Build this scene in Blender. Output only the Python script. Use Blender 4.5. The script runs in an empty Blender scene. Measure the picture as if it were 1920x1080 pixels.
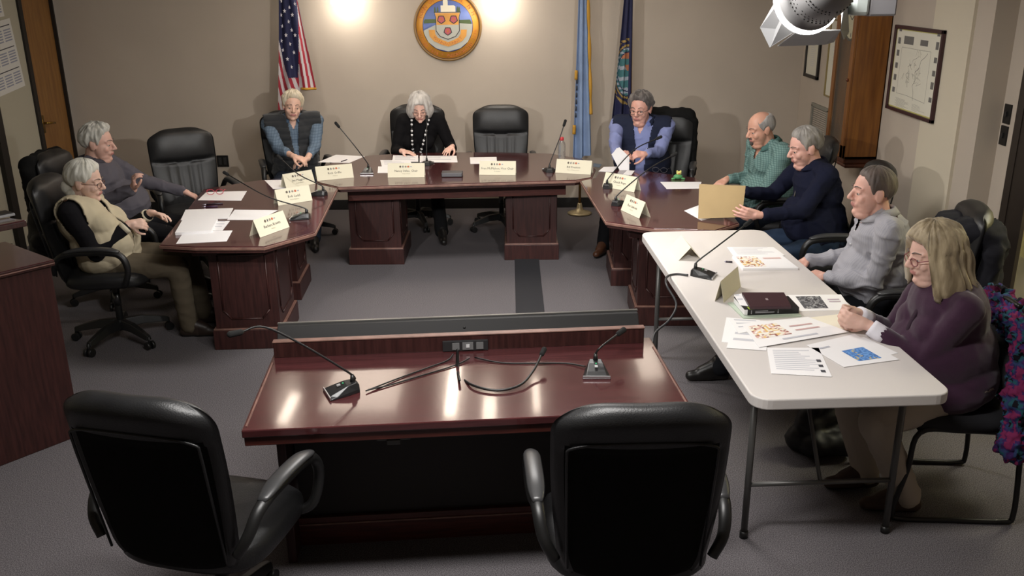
import bpy, bmesh, math, random
from mathutils import Vector as V, Matrix as M4, noise, Euler
random.seed(7)
SC = bpy.context.scene; COL = SC.collection
PI = math.pi
# ---------------------------------------------------------------- camera, world, lights, exposure
FPX, PITCH, ROLL, CAMZ = 1700.0, math.radians(18.92), math.radians(-0.58), 2.22
cd = bpy.data.cameras.new('camera'); cd.sensor_width = 36.0; cd.lens = FPX/1920*36.0; cd.clip_start = .05
cam = bpy.data.objects.new('camera', cd); COL.objects.link(cam); SC.camera = cam
CR = M4.Rotation(PI/2-PITCH, 4, 'X') @ M4.Rotation(ROLL, 4, 'Z')
cam.matrix_world = M4.Translation((0, 0, CAMZ)) @ CR
def ray(px, py): return (CR.to_3x3() @ V(((px-960)/FPX, -(py-540)/FPX, -1.0)))
def az(px, py, z): d = ray(px, py); return V((0, 0, CAMZ)) + d*((z-CAMZ)/d.z)
def ay(px, py, y): d = ray(px, py); return V((0, 0, CAMZ)) + d*(y/d.y)
def ax(px, py, x): d = ray(px, py); return V((0, 0, CAMZ)) + d*(x/d.x)
SC.view_settings.view_transform = 'Standard'; SC.view_settings.look = 'None'
SC.view_settings.gamma = 1.0; SC.view_settings.use_curve_mapping = False
SC.view_settings.exposure = 0.22
w = bpy.data.worlds.new('world'); SC.world = w; w.use_nodes = True
w.node_tree.nodes['Background'].inputs[0].default_value = (.5, .5, .52, 1)
w.node_tree.nodes['Background'].inputs[1].default_value = .54
def lamp(kind, name, loc, target, energy, color=(1, 1, 1), size=.3, size_y=None, spot=60, blend=.6):
    l = bpy.data.lights.new(name, kind); l.energy = energy; l.color = color
    if kind == 'AREA':
        l.size = size
        if size_y: l.shape = 'RECTANGLE'; l.size_y = size_y
    else: l.shadow_soft_size = size
    if kind == 'SPOT': l.spot_size = math.radians(spot); l.spot_blend = blend
    o = bpy.data.objects.new(name, l); COL.objects.link(o); o.location = loc
    o.rotation_euler = (V(target)-V(loc)).to_track_quat('-Z', 'Y').to_euler(); return o
# two fresnel studio lights hung in front of the commission, one each side
lamp('SPOT', 'studio_light_beam_right', (.80, 2.72, 2.12), (-.9, 8.0, .85), 205, (1, .97, .93), .04, spot=72, blend=.7)
lamp('SPOT', 'studio_light_beam_left', (-1.75, 2.5, 2.2), (.9, 7.4, .85), 205, (1, .97, .93), .04, spot=72, blend=.7)
# ceiling lights over the room
lamp('AREA', 'ceiling_light_front', (-.2, 2.3, 2.68), (-.2, 2.3, 0), 62, (1, .97, .94), 1.2, .3)
lamp('AREA', 'ceiling_light_middle', (0, 5.3, 2.68), (0, 5.3, 0), 52, (1, .97, .94), 1.2, .5)
# ---------------------------------------------------------------- materials
def lin(c):
    if isinstance(c, str):
        c = [int(c[i:i+2], 16)/255 for i in (0, 2, 4)]
    return tuple((x/12.92 if x <= .04045 else ((x+.055)/1.055)**2.4) for x in c) + (1,)
_M = {}
def mat(name, color, rough=.6, metal=0, bump=0, bscale=80, var=.0, vscale=6, color2=None, stretch=(1, 1, 1), spec=.5, emit=0, coat=0, sheen=0, trans=0, alpha=1, coords='Object', sss=0, wave=None):
    if name in _M: return _M[name]
    m = bpy.data.materials.new(name); m.use_nodes = True; nt = m.node_tree; n = nt.nodes; L = nt.links
    b = n['Principled BSDF']; c = lin(color)
    b.inputs['Base Color'].default_value = c; b.inputs['Roughness'].default_value = rough
    b.inputs['Metallic'].default_value = metal; b.inputs['Specular IOR Level'].default_value = spec
    b.inputs['Coat Weight'].default_value = coat; b.inputs['Coat Roughness'].default_value = .07
    b.inputs['Sheen Weight'].default_value = sheen
    if trans: b.inputs['Transmission Weight'].default_value = trans
    if sss: b.inputs['Subsurface Weight'].default_value = sss; b.inputs['Subsurface Radius'].default_value = (.012, .005, .003); b.inputs['Subsurface Scale'].default_value = 1
    if emit: b.inputs['Emission Color'].default_value = c; b.inputs['Emission Strength'].default_value = emit
    tc = n.new('ShaderNodeTexCoord'); mp = n.new('ShaderNodeMapping'); mp.inputs['Scale'].default_value = stretch
    L.new(tc.outputs[coords], mp.inputs['Vector'])
    if var or color2:
        nz = n.new('ShaderNodeTexNoise'); nz.inputs['Scale'].default_value = vscale; nz.inputs['Detail'].default_value = 6
        L.new(mp.outputs[0], nz.inputs['Vector'])
        rp = n.new('ShaderNodeValToRGB'); e = rp.color_ramp.elements
        c2 = lin(color2) if color2 else tuple(max(0, x*(1-var)) for x in c[:3])+(1,)
        c1 = c if color2 else tuple(min(1, x*(1+var)) for x in c[:3])+(1,)
        e[0].position = .35; e[1].position = .65; e[0].color = c2; e[1].color = c1
        L.new(nz.outputs['Fac'], rp.inputs[0]); L.new(rp.outputs[0], b.inputs['Base Color'])
    if wave:                       # plaid or ribbed cloth: (colour, scale, amount)
        src = b.inputs['Base Color'].links[0].from_socket if b.inputs['Base Color'].links else None
        for ax_ in wave[3]:
            wv = n.new('ShaderNodeTexWave'); wv.bands_direction = ax_; wv.inputs['Scale'].default_value = wave[1]; wv.inputs['Distortion'].default_value = wave[4] if len(wave) > 4 else .6
            L.new(mp.outputs[0], wv.inputs['Vector'])
            r2 = n.new('ShaderNodeValToRGB'); r2.color_ramp.elements[0].position = .62; r2.color_ramp.elements[1].position = .85
            L.new(wv.outputs['Fac'], r2.inputs[0])
            ml = n.new('ShaderNodeMath'); ml.operation = 'MULTIPLY'; ml.inputs[1].default_value = wave[2]; L.new(r2.outputs[0], ml.inputs[0])
            mx = n.new('ShaderNodeMix'); mx.data_type = 'RGBA'; mx.inputs[7].default_value = lin(wave[0])
            L.new(ml.outputs[0], mx.inputs[0])
            if src: L.new(src, mx.inputs[6])
            else: mx.inputs[6].default_value = c
            src = mx.outputs[2]
        L.new(src, b.inputs['Base Color'])
    if bump:
        nb = n.new('ShaderNodeTexNoise'); nb.inputs['Scale'].default_value = bscale; nb.inputs['Detail'].default_value = 4
        L.new(mp.outputs[0], nb.inputs['Vector'])
        bp = n.new('ShaderNodeBump'); bp.inputs['Strength'].default_value = bump; bp.inputs['Distance'].default_value = .004
        L.new(nb.outputs['Fac'], bp.inputs['Height']); L.new(bp.outputs[0], b.inputs['Normal'])
    if alpha < 1: b.inputs['Alpha'].default_value = alpha
    _M[name] = m; return m
wood = lambda: mat('mahogany', '50292a', .15, bump=.03, bscale=30, color2='412122', vscale=5, stretch=(1.2, 22, 12), coat=.55)
wood_d = lambda: mat('mahogany_side', '3e1f1c', .45, bump=.03, bscale=20, color2='2c1311', vscale=5, stretch=(14, 14, 1.2))
wood_r = lambda: mat('mahogany_red', '52261f', .4, color2='3e1a15', vscale=5, stretch=(1.5, 20, 20))
edge_w = lambda: mat('worn_wood_edge', '7a5a50', .4, var=.25, vscale=14)
leather = lambda: mat('black_leather', '1f1f20', .40, bump=.2, bscale=220, spec=.4, var=.15, vscale=9)
plastic = lambda: mat('black_plastic', '191919', .42)
fabric_k = lambda: mat('black_chair_fabric', '151515', .95, bump=.3, bscale=500, spec=.1)
chrome = lambda: mat('grey_metal', '6a6b6c', .3, metal=.9)
paper_m = lambda: mat('white_paper', 'eeecec', .7, spec=.2)
ink = lambda: mat('print_ink', 'c6c6cc', .8)
ink_k = lambda: mat('dark_ink', '3a3a40', .8)
cream = lambda: mat('cream_card', 'd6d0ba', .7, spec=.2)
# ---------------------------------------------------------------- object helpers
def tag(o, label=None, cat=None, group=None, kind=None):
    if label: o['label'] = label
    if cat: o['category'] = cat
    if group: o['group'] = group
    if kind: o['kind'] = kind
    return o
def link(o, parent=None):
    COL.objects.link(o)
    if parent is not None: o.parent = parent
    return o
def empty(name, loc=(0, 0, 0), rz=0, label=None, cat=None, group=None):
    o = bpy.data.objects.new(name, None); o.empty_display_size = .1; o.location = loc; o.rotation_euler = (0, 0, rz)
    link(o); return tag(o, label, cat, group)
def copy_tree(o, parent=None, label=None):
    c = o.copy(); COL.objects.link(c); c.parent = parent
    for ch in list(o.children): copy_tree(ch, c)
    if label: c['label'] = label
    return c
class MB:
    def __init__(s): s.bm = bmesh.new(); s.mi = 0; s.mats = []; s.x = M4.Identity(4)
    def use(s, m):
        if m not in s.mats: s.mats.append(m)
        s.mi = s.mats.index(m); return s
    def _f(s, vs, smooth=False):
        try: f = s.bm.faces.new(vs)
        except ValueError: return
        f.material_index = s.mi; f.smooth = smooth; return f
    def v(s, p): return s.bm.verts.new(s.x @ V(p))
    def box(s, c, size, rot=None, taper=1.0):
        c = V(c); hx, hy, hz = [a/2 for a in size]; R = rot or M4.Identity(3)
        vs = []
        for z in (-1, 1):
            k = taper if z > 0 else 1
            for x, y in ((-1, -1), (1, -1), (1, 1), (-1, 1)): vs.append(s.v(c + R @ V((x*hx*k, y*hy*k, z*hz))))
        for q in ((3, 2, 1, 0), (4, 5, 6, 7), (0, 1, 5, 4), (1, 2, 6, 5), (2, 3, 7, 6), (3, 0, 4, 7)): s._f([vs[i] for i in q])
        return s
    def prism(s, poly, z0, z1, inset=0):
        n = len(poly)
        a = [s.v((p[0], p[1], z0)) for p in poly]; b = [s.v((p[0], p[1], z1)) for p in poly]
        s._f(a[::-1]); s._f(b)
        for i in range(n): s._f([a[i], a[(i+1) % n], b[(i+1) % n], b[i]])
        return s
    def loft(s, rings, closed=True, caps=True, smooth=True):
        R = [[s.v(p) for p in r] for r in rings]; n = len(R[0])
        for i in range(len(R)-1):
            for j in range(n if closed else n-1):
                s._f([R[i][j], R[i][(j+1) % n], R[i+1][(j+1) % n], R[i+1][j]], smooth)
        if caps and closed: s._f(R[0][::-1], False); s._f(R[-1], False)
        return s
    def tube(s, pts, r, n=10, flat=1.0, up=None, caps=True):
        pts = [V(p) for p in pts]; rings = []; prev = None
        for i, p in enumerate(pts):
            t = (pts[min(i+1, len(pts)-1)] - pts[max(i-1, 0)]).normalized()
            if prev is None:
                a = V(up) if up else (V((0, 0, 1)) if abs(t.z) < .9 else V((1, 0, 0)))
            else: a = prev
            a = (a - t*a.dot(t)).normalized(); prev = a; b = t.cross(a)
            rr = r(i/(len(pts)-1)) if callable(r) else r
            rings.append([p + a*rr*flat*math.cos(2*PI*k/n) + b*rr*math.sin(2*PI*k/n) for k in range(n)])
        return s.loft(rings, caps=caps)
    def cyl(s, p0, p1, r0, r1=None, n=20):
        r1 = r0 if r1 is None else r1
        return s.tube([p0, p1], lambda t: r0+(r1-r0)*t, n)
    def lathe(s, prof, c=(0, 0, 0), n=24, axis='Z', caps=True):
        rings = []
        for r, z in prof:
            ring = []
            for k in range(n):
                a = 2*PI*k/n
                p = V((r*math.cos(a), r*math.sin(a), z))
                if axis == 'Y': p = V((p.x, -p.z, p.y))
                if axis == 'X': p = V((p.z, p.x, p.y))
                ring.append(V(c)+p)
            rings.append(ring)
        return s.loft(rings, caps=caps)
    def ell(s, c, r, R=None, nu=18, nv=12):
        c = V(c); R = R or M4.Identity(3)
        top = s.v(c+R @ V((0, 0, r[2]))); bot = s.v(c-R @ V((0, 0, r[2]))); rows = []
        for i in range(1, nv):
            th = PI*i/nv
            rows.append([s.v(c+R @ V((r[0]*math.sin(th)*math.cos(2*PI*k/nu), r[1]*math.sin(th)*math.sin(2*PI*k/nu), r[2]*math.cos(th)))) for k in range(nu)])
        for k in range(nu):
            s._f([top, rows[0][k], rows[0][(k+1) % nu]], True); s._f([bot, rows[-1][(k+1) % nu], rows[-1][k]], True)
            for i in range(nv-2): s._f([rows[i][k], rows[i+1][k], rows[i+1][(k+1) % nu], rows[i][(k+1) % nu]], True)
        return s
    def cap(s, p0, p1, r0, r1=None, n=14):          # round-ended tapering limb
        p0, p1 = V(p0), V(p1); r1 = r0 if r1 is None else r1
        t = (p1-p0); ln = t.length or 1e-6; t = t/ln
        a = V((0, 0, 1)) if abs(t.z) < .9 else V((1, 0, 0)); a = (a-t*a.dot(t)).normalized(); b = t.cross(a)
        rings = []
        for i in range(6):
            th = PI/2*(i+.25)/5.25; rings.append((p0-t*r0*math.cos(th), r0*math.sin(th)))
        for i in range(1, 5): rings.append((p0+t*ln*i/5, r0+(r1-r0)*i/5))
        for i in range(6):
            th = PI/2*(i)/5.25; rings.append((p1+t*r1*math.sin(th), r1*math.cos(th)))
        return s.loft([[c+a*r*math.cos(2*PI*k/n)+b*r*math.sin(2*PI*k/n) for k in range(n)] for c, r in rings])
    def quad(s, pts): s._f([s.v(p) for p in pts]); return s
    def build(s, name, parent=None, m=None, bevel=0, seg=2, smooth=None, subsurf=0, loc=None):
        if m: s.mats = [m] + s.mats[1:]
        me = bpy.data.meshes.new(name)
        bmesh.ops.recalc_face_normals(s.bm, faces=s.bm.faces) if bevel or smooth is None else None
        s.bm.to_mesh(me); s.bm.free()
        for mm in s.mats: me.materials.append(mm)
        if smooth: me.shade_smooth()
        o = bpy.data.objects.new(name, me); link(o, parent)
        if loc: o.location = loc
        if bevel:
            md = o.modifiers.new('bevel', 'BEVEL'); md.width = bevel; md.segments = seg; md.limit_method = 'ANGLE'; md.angle_limit = math.radians(35)
        if subsurf:
            md = o.modifiers.new('sub', 'SUBSURF'); md.levels = md.render_levels = subsurf
        return o
def boxo(name, c, size, m, parent=None, bevel=0, rot=None, kind=None):
    b = MB().use(m); b.box(c, size, rot); o = b.build(name, parent, bevel=bevel)
    if kind: o['kind'] = kind
    return o
def text_into(mb, s, size, T, align='CENTER', depth=0):
    """flat lettering in the XY plane of matrix T, added to mb"""
    cu = bpy.data.curves.new('t', 'FONT'); cu.body = s; cu.size = size; cu.align_x = align; cu.resolution_u = 1
    cu.extrude = depth
    ob = bpy.data.objects.new('t', cu); me = ob.to_mesh()
    vs = [mb.bm.verts.new(mb.x @ (T @ v.co)) for v in me.vertices]
    for p in me.polygons: mb._f([vs[i] for i in p.vertices])
    ob.to_mesh_clear(); bpy.data.objects.remove(ob); bpy.data.curves.remove(cu)
def frame_T(o, x, y):          # matrix with origin o, local x and y axes
    x = V(x).normalized(); y = V(y); y = (y - x*y.dot(x)).normalized(); z = x.cross(y)
    m = M4((x, y, z)).transposed().to_4x4(); m.translation = V(o); return m
def catmull(P, k=8):
    P = [V(p) for p in P]; Q = [P[0]*2-P[1]] + P + [P[-1]*2-P[-2]]; out = []
    for i in range(1, len(Q)-2):
        a, b, c, d = Q[i-1:i+3]
        for j in range(k):
            t = j/k; out.append(.5*((2*b)+(c-a)*t+(2*a-5*b+4*c-d)*t*t+(3*b-a-3*c+d)*t**3))
    return out+[P[-1]]
# ================================================================ THE ROOM
YB, XR, XL, ZC = 9.0, 2.83, -4.3, 2.72
carpet = mat('carpet', '827d80', .97, bump=.6, bscale=500, color2='4a4749', vscale=230, spec=.05)
wallm = mat('wall_paint', 'bdb1a3', .85, bump=.12, bscale=260, var=.03, vscale=2, spec=.15)
wallg = mat('left_wall_paint', 'b3ad9b', .85, bump=.08, bscale=260, spec=.15)
ceilm = mat('ceiling_paint', 'c9c5bb', .9)
boxo('floor', (-.5, 4.2, -.05), (9.6, 11.6, .1), carpet, kind='structure')
boxo('ceiling', (-.5, 4.2, ZC+.05), (9.6, 11.6, .1), ceilm, kind='structure')
boxo('wall_back', (-.7, YB+.06, ZC/2), (7.6, .12, ZC), wallm, kind='structure')
boxo('wall_front', (-.5, -1.5, ZC/2), (9.6, .12, ZC), wallm, kind='structure')
# left wall around door_1 (Y 8.33 - 9.0), from the near part to the lintel
b = MB().use(wallg); b.box((XL-.06, 3.38, ZC/2), (.12, 9.9, ZC)); b.box((XL-.06, 8.66, 2.45), (.12, .66, ZC-2.18)); b.build('wall_left')['kind'] = 'structure'
# right wall: far face, a thin slab painted paler for a lit band, then the face with switches and the doorway
b = MB().use(wallm); b.box((XR+.12, 7.25, ZC/2), (.24, 3.495, ZC)); b.build('wall_right')['kind'] = 'structure'
b = MB().use(mat('lit_band_paint', 'cfc5b1', .85, spec=.15)); b.box((XR-.0095, 5.98, ZC/2), (.021, .525, ZC)); b.build('wall_right_lit_band')['kind'] = 'structure'
b = MB().use(wallm); b.box((XR+.196, 5.427, ZC/2), (.12, .15, ZC)); b.box((XR+.196, 1.0, ZC/2), (.12, 5.1, ZC)); b.box((XR+.196, 4.45, 2.5), (.12, 1.82, .44)); b.build('wall_right_near')['kind'] = 'structure'
bbm = mat('black_rubber_base', '1b1a19', .6)
boxo('baseboard_back', (-.73, YB-.008, .05), (7.1, .016, .10), bbm, kind='structure')
b = MB().use(bbm); b.box((XR-.008, 7.6, .05), (.016, 2.7, .10)); b.build('baseboard_right')['kind'] = 'structure'
boxo('baseboard_left', (XL+.008, 4.2, .05), (.016, 6.6, .10), bbm, kind='structure')
# door_1 : plain oak door in the left wall
oak = mat('oak_door', '936a3a', .5, color2='805830', vscale=4, stretch=(8, 8, .8), bump=.04, bscale=30)
dk = mat('dark_door_frame', '1e1a17', .5)
d1 = empty('door_1', (XL, 8.665, 0)); d1['kind'] = 'structure'
boxo('door_panel', (-.035, .0, 1.05), (.04, .58, 2.1), oak, d1)
b = MB().use(dk); b.box((.004, -.34, 1.07), (.03, .06, 2.14)); b.box((.004, .255, 1.07), (.03, .02, 2.14)); b.box((.004, -.04, 2.16), (.03, .66, .06)); b.build('door_frame', d1)
brass = mat('brass', '9a7a3a', .3, metal=.9)
b = MB().use(brass); b.box((.0, -.27, .98), (.012, .045, .16)); b.cyl((0, -.26, .99), (.05, -.26, .99), .010); b.tube([(.05, -.26, .99), (.055, -.2, .985), (.05, -.14, .975)], .009); b.build('door_handle', d1, smooth=True)
# dark trim of an opening further along the left wall
boxo('trim_1', (XL+.02, 7.62, .62), (.04, .10, 1.24), dk, kind='structure')
# door_2 : dark framed glass door in the right wall with the lit hallway behind
dfm = mat('dark_brown_frame', '2b231d', .5)
d2 = empty('door_2', (XR+.136, 4.45, 0)); d2['kind'] = 'structure'
b = MB().use(dfm)
b.box((0.02, .865, 1.14), (.04, .07, 2.28)); b.box((0.02, -.865, 1.14), (.04, .07, 2.28)); b.box((0.02, 0, 2.26), (.04, 1.8, .06)); b.build('door_frame', d2)
b = MB().use(dfm)
b.box((0.02, .745, 1.11), (.03, .17, 2.2)); b.box((0.02, -.745, 1.11), (.03, .17, 2.2)); b.box((0.02, 0, .17), (.03, 1.3, .34)); b.box((0.02, 0, 2.12), (.03, 1.3, .18)); b.build('door_stile', d2)
glassm = mat('door_glass', 'e8eadf', .03, trans=1.0, spec=.4, alpha=.35)
boxo('pane', (.02, 0, 1.18), (.008, 1.28, 1.74), glassm, d2)
hall = mat('hallway_wall_paint', 'd8cf9a', .9)
boxo('wall_hallway', (4.25, 4.2, ZC/2), (.1, 6.0, ZC), hall, kind='structure')
lamp('AREA', 'hallway_ceiling_light', (3.7, 4.6, 2.6), (3.9, 4.6, 0), 70, (1, .95, .75), .6)
# dark carpet strip (cable cover) in the middle of the floor
boxo('trim_2', (.125, 6.0, .004), (.2, 2.5, .008), mat('cable_cover', '26262a', .8, bump=.2, bscale=300), kind='structure')
# ---- outlets, switches, vent
def plate(name, c, size, m, label, cat, holes, hm, n='x'):
    r = empty(name, c, label=label, cat=cat)
    boxo('cover_plate', (0, 0, 0), size, m, r, bevel=.002)
    for h in holes: boxo(h[0], h[1], h[2], hm, r, bevel=.001)
    return r
blk = mat('black_cover', '141414', .4); blk2 = mat('black_socket', '2a2a2a', .5)
p = ay(418, 302, YB)
plate('wall_outlet', (p.x, YB-.005, p.z), (.115, .01, .115), blk, 'square black double outlet low on the beige back wall', 'outlet', [('socket', (-.025, -.006, 0), (.03, .004, .07)), ('socket', (.025, -.006, 0), (.03, .004, .07))], blk2)
for (q, lab) in (((1884, 212), 'upper black switch plate beside the dark glass door'), ((1877, 252), 'lower black switch plate beside the dark glass door')):
    p = ax(q[0], q[1], XR+.136)
    plate('light_switch', (XR+.131, p.y-.04, p.z), (.01, .075, .115), blk, lab, 'light switch', [('toggle', (-.008, 0, 0), (.012, .012, .03))], blk2)
vm = mat('vent_metal', '8a877c', .5); r = empty('wall_vent', (XR, 8.33, .93), label='pale slatted air vent low on the right wall past the tall clock', cat='vent')
b = MB().use(vm); b.box((-.008, 0, .145), (.016, .46, .03)); b.box((-.008, 0, -.145), (.016, .46, .03)); b.box((-.008, .215, 0), (.016, .03, .28)); b.box((-.008, -.215, 0), (.016, .03, .28)); b.build('frame', r)
b = MB().use(mat('vent_slats', '6c6a61', .5))
for k in range(14): b.box((-.006, 0, -.12+k*.0185), (.012, .40, .004), M4.Rotation(.5, 3, 'Y'))
b.build('louvre', r)
# ---- wall sconces washing the back wall
sm = mat('sconce_metal', 'd8d6d0', .4)
glow = mat('lamp_glow', 'fff6e8', .5, emit=14)
for i, (px, lab) in enumerate(((645, 'glowing white wall light between the striped flag and the round seal'), (936, 'glowing white wall light between the round seal and the blue flags'))):
    p = ay(px, 2, 8.85)
    r = empty('wall_light', (p.x, YB, 2.055), label=lab, cat='wall light', group='wall lights by the seal')
    b = MB().use(sm); b.box((0, -.01, .02), (.12, .02, .16)); b.cyl((0, -.02, .02), (0, -.10, .02), .012); b.build('bracket', r, bevel=.003)
    b = MB().use(glow); b.lathe([(.02, -.07), (.10, -.075), (.125, -.05), (.12, .0), (.08, .05), (.03, .06)], (0, -.15, 0), 28); b.build('lamp_shade', r, smooth=True)
    lamp('POINT', 'wall_light_bulb', (p.x, YB-.32, 1.98), (p.x, 8, 0), 2.2, (1, .95, .88), .10)
# ---- round town seal
def seal():
    c = ay(839.5, 49, YB-.03); R = .325
    r = empty('town_seal', (c.x, YB, c.z), label='round gold rimmed town seal with shield hung on the back wall', cat='wall plaque')
    gold = mat('seal_gold', 'd9983a', .5, var=.1, vscale=8); tan = mat('seal_rim', '8a6a3c', .4); brown = mat('seal_brown', '5a3312', .5)
    blue = mat('seal_blue', '5b6cb4', .6, color2='6f83b8', vscale=3); silver = mat('seal_silver', 'b5b5aa', .5); dark = mat('seal_dark', '2b2226', .5)
    red = mat('seal_rose', 'b8535a', .5); green = mat('seal_green', '55663c', .6); whit = mat('seal_white', 'efe6cf', .6); orange = mat('seal_orange', 'c0671c', .5)
    b = MB().use(tan); b.lathe([(R-.02, 0), (R, .006), (R, .028), (R-.008, .036), (R-.02, .036), (R-.02, 0)], (0, 0, 0), 64, 'Y', False); b.use(brown); b.lathe([(R-.022, .0), (R-.02, .0361), (R-.026, .0362), (R-.028, .0)], (0, 0, 0), 64, 'Y', False); b.build('rim', r, smooth=False)
    def disc(b, rad, y, n=64): b.lathe([(rad, 0), (rad, y), (0.0005, y+.0001)], (0, 0, 0), n, 'Y')
    b = MB().use(gold); disc(b, R-.024, .030); b.use(brown); disc(b, R-.085, .031); b.build('border_ring', r)
    T0 = lambda x, z, y=.034: M4.Translation((x, -y, z)) @ M4.Rotation(PI/2, 4, 'X')
    b = MB().use(blue); disc(b, R-.089, .032)
    def poly(m, pts, y):
        b.use(m); b.quad([(x*R, -y, z*R) for x, z in pts])
    poly(green, [(-.70, .14), (-.66, .2), (-.35, .2), (-.3, .1), (-.70, .08)], .0325); poly(green, [(.3, .1), (.35, .17), (.66, .18), (.70, .1), (.7, .05), (.3, .05)], .0325)
    poly(silver, [(-.71, -.12), (-.36, .04), (.36, .08), (.72, .05), (.70, -.2), (.58, -.45), (.35, -.63), (0, -.72), (-.35, -.63), (-.58, -.45), (-.70, -.2)], .0328)
    poly(blue, [(-.71, -.08), (-.45, .05), (-.71, .05)], .0332)
    b.build('picture_field', r)
    b = MB().use(whit)
    for q in ([(-.19, .34), (.24, .34), (.24, .55), (.2, .58), (-.19, .58)], [(-.12, .58), (.02, .58), (.02, .70), (-.05, .95), (-.12, .70)]): poly(whit, q, .036)
    for x in (-.36, -.28, .3, .35): poly(green, [(x-.03, .38), (x+.03, .38), (x+.02, .5), (x, .56), (x-.02, .5)], .036)
    b.build('church_picture', r)
    b = MB().use(dark)
    def shield(m, k, y): poly(m, [(-.37*k, .38*k), (-.33*k, .24*k), (-.33*k, -.13*k), (-.22*k, -.28*k), (0, -.36*k), (.22*k, -.28*k), (.33*k, -.13*k), (.33*k, .24*k), (.37*k, .38*k)], y)
    shield(dark, 1.06, .038); shield(silver, 1.0, .0395)
    poly(gold, [(-.36, .37), (-.325, .24), (-.325, .04), (.325, .04), (.325, .24), (.36, .37)], .0402)
    for x, z in ((-.18, .19), (.18, .19), (0, -.14)):
        for m, rr, y in ((dark, .13, .041), (red, .10, .042), (orange, .035, .043)):
            poly(m, [(x+rr*(1 if k % 2 else .85)*math.cos(PI*k/5+PI/2), z+rr*(1 if k % 2 else .85)*math.sin(PI*k/5+PI/2)) for k in range(10)], y)
    b.build('shield', r)
    b = MB().use(gold)
    outer = [(-.56, -.1), (-.54, -.28), (-.42, -.42), (-.2, -.52), (0, -.58), (.2, -.52), (.42, -.42), (.54, -.28), (.56, -.1)]
    inner = [(.38, -.1), (.37, -.22), (.30, -.32), (.14, -.40), (0, -.45), (-.14, -.40), (-.30, -.32), (-.37, -.22), (-.38, -.1)]
    for i in range(8):
        o1, o2, i1, i2 = outer[i], outer[i+1], inner[8-i], inner[7-i]; poly(gold, [o1, o2, i2, i1], .038)
    b.build('ribbon', r)
    b = MB().use(orange)
    def arc(txt, rad, a0, a1, size, up=True):
        n = len(txt)
        for i, ch in enumerate(txt):
            if ch == ' ': continue
            a = a0+(a1-a0)*i/(n-1); x, z = rad*math.sin(a), rad*math.cos(a)
            rot = -a if up else PI-a
            text_into(b, ch, size, M4.Translation((x, -.0385, z)) @ M4.Rotation(PI/2, 4, 'X') @ M4.Rotation(rot, 4, 'Z') @ M4.Translation((0, -size*.35, 0)))
    D = math.radians
    arc('TOWN OF HAMPTON, N.H.', R-.053, D(-72), D(72), .05)
    b.build('lettering', r); b = MB().use(orange)
    arc('SETTLED 1638 * INCORPORATED 1639', R-.053, D(-100), D(-260), .046, False)
    b.build('lettering', r); b = MB().use(orange)
    arc('WINNACUNNET', R*.50, D(-132), D(-228), .04, False)
    b.build('lettering', r)
seal()
# ---- framed pictures on the right wall
def wall_picture(name, y0, y1, z0, z1, fm, label, art, fw=.022, x=XR):
    """picture on a wall facing -X; y0 is the far side"""
    r = empty(name, (x, (y0+y1)/2, (z0+z1)/2), label=label, cat='framed picture'); w_, h_ = abs(y0-y1), z1-z0
    b = MB().use(fm)
    for s in (-1, 1): b.box((-.012, s*(w_/2-fw/2), 0), (.024, fw, h_)); b.box((-.012, 0, s*(h_/2-fw/2)), (.024, w_, fw))
    b.build('frame', r, bevel=.003)
    T = frame_T((-.010, 0, 0), (0, -1, 0), (0, 0, 1))
    b = MB(); b.x = T; art(b, w_/2-fw, h_/2-fw); b.build('print', r, smooth=False)
    return r
cmat = mat('aged_paper', 'dad6c6', .7); fmap = mat('map_frame_wood', '3a1f22', .4); fblk = mat('black_frame', '17120f', .4)
def rect(b, x0, y0, x1, y1, z): b.quad([(x0, y0, z), (x1, y0, z), (x1, y1, z), (x0, y1, z)])
def line2(b, pts, w_, z):
    for (x0, y0), (x1, y1) in zip(pts, pts[1:]):
        d = V((x1-x0, y1-y0)); n_ = V((-d.y, d.x)).normalized()*w_/2 if d.length else V((0, 0))
        b.quad([(x0-n_.x, y0-n_.y, z), (x1-n_.x, y1-n_.y, z), (x1+n_.x, y1+n_.y, z), (x0+n_.x, y0+n_.y, z)])
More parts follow.
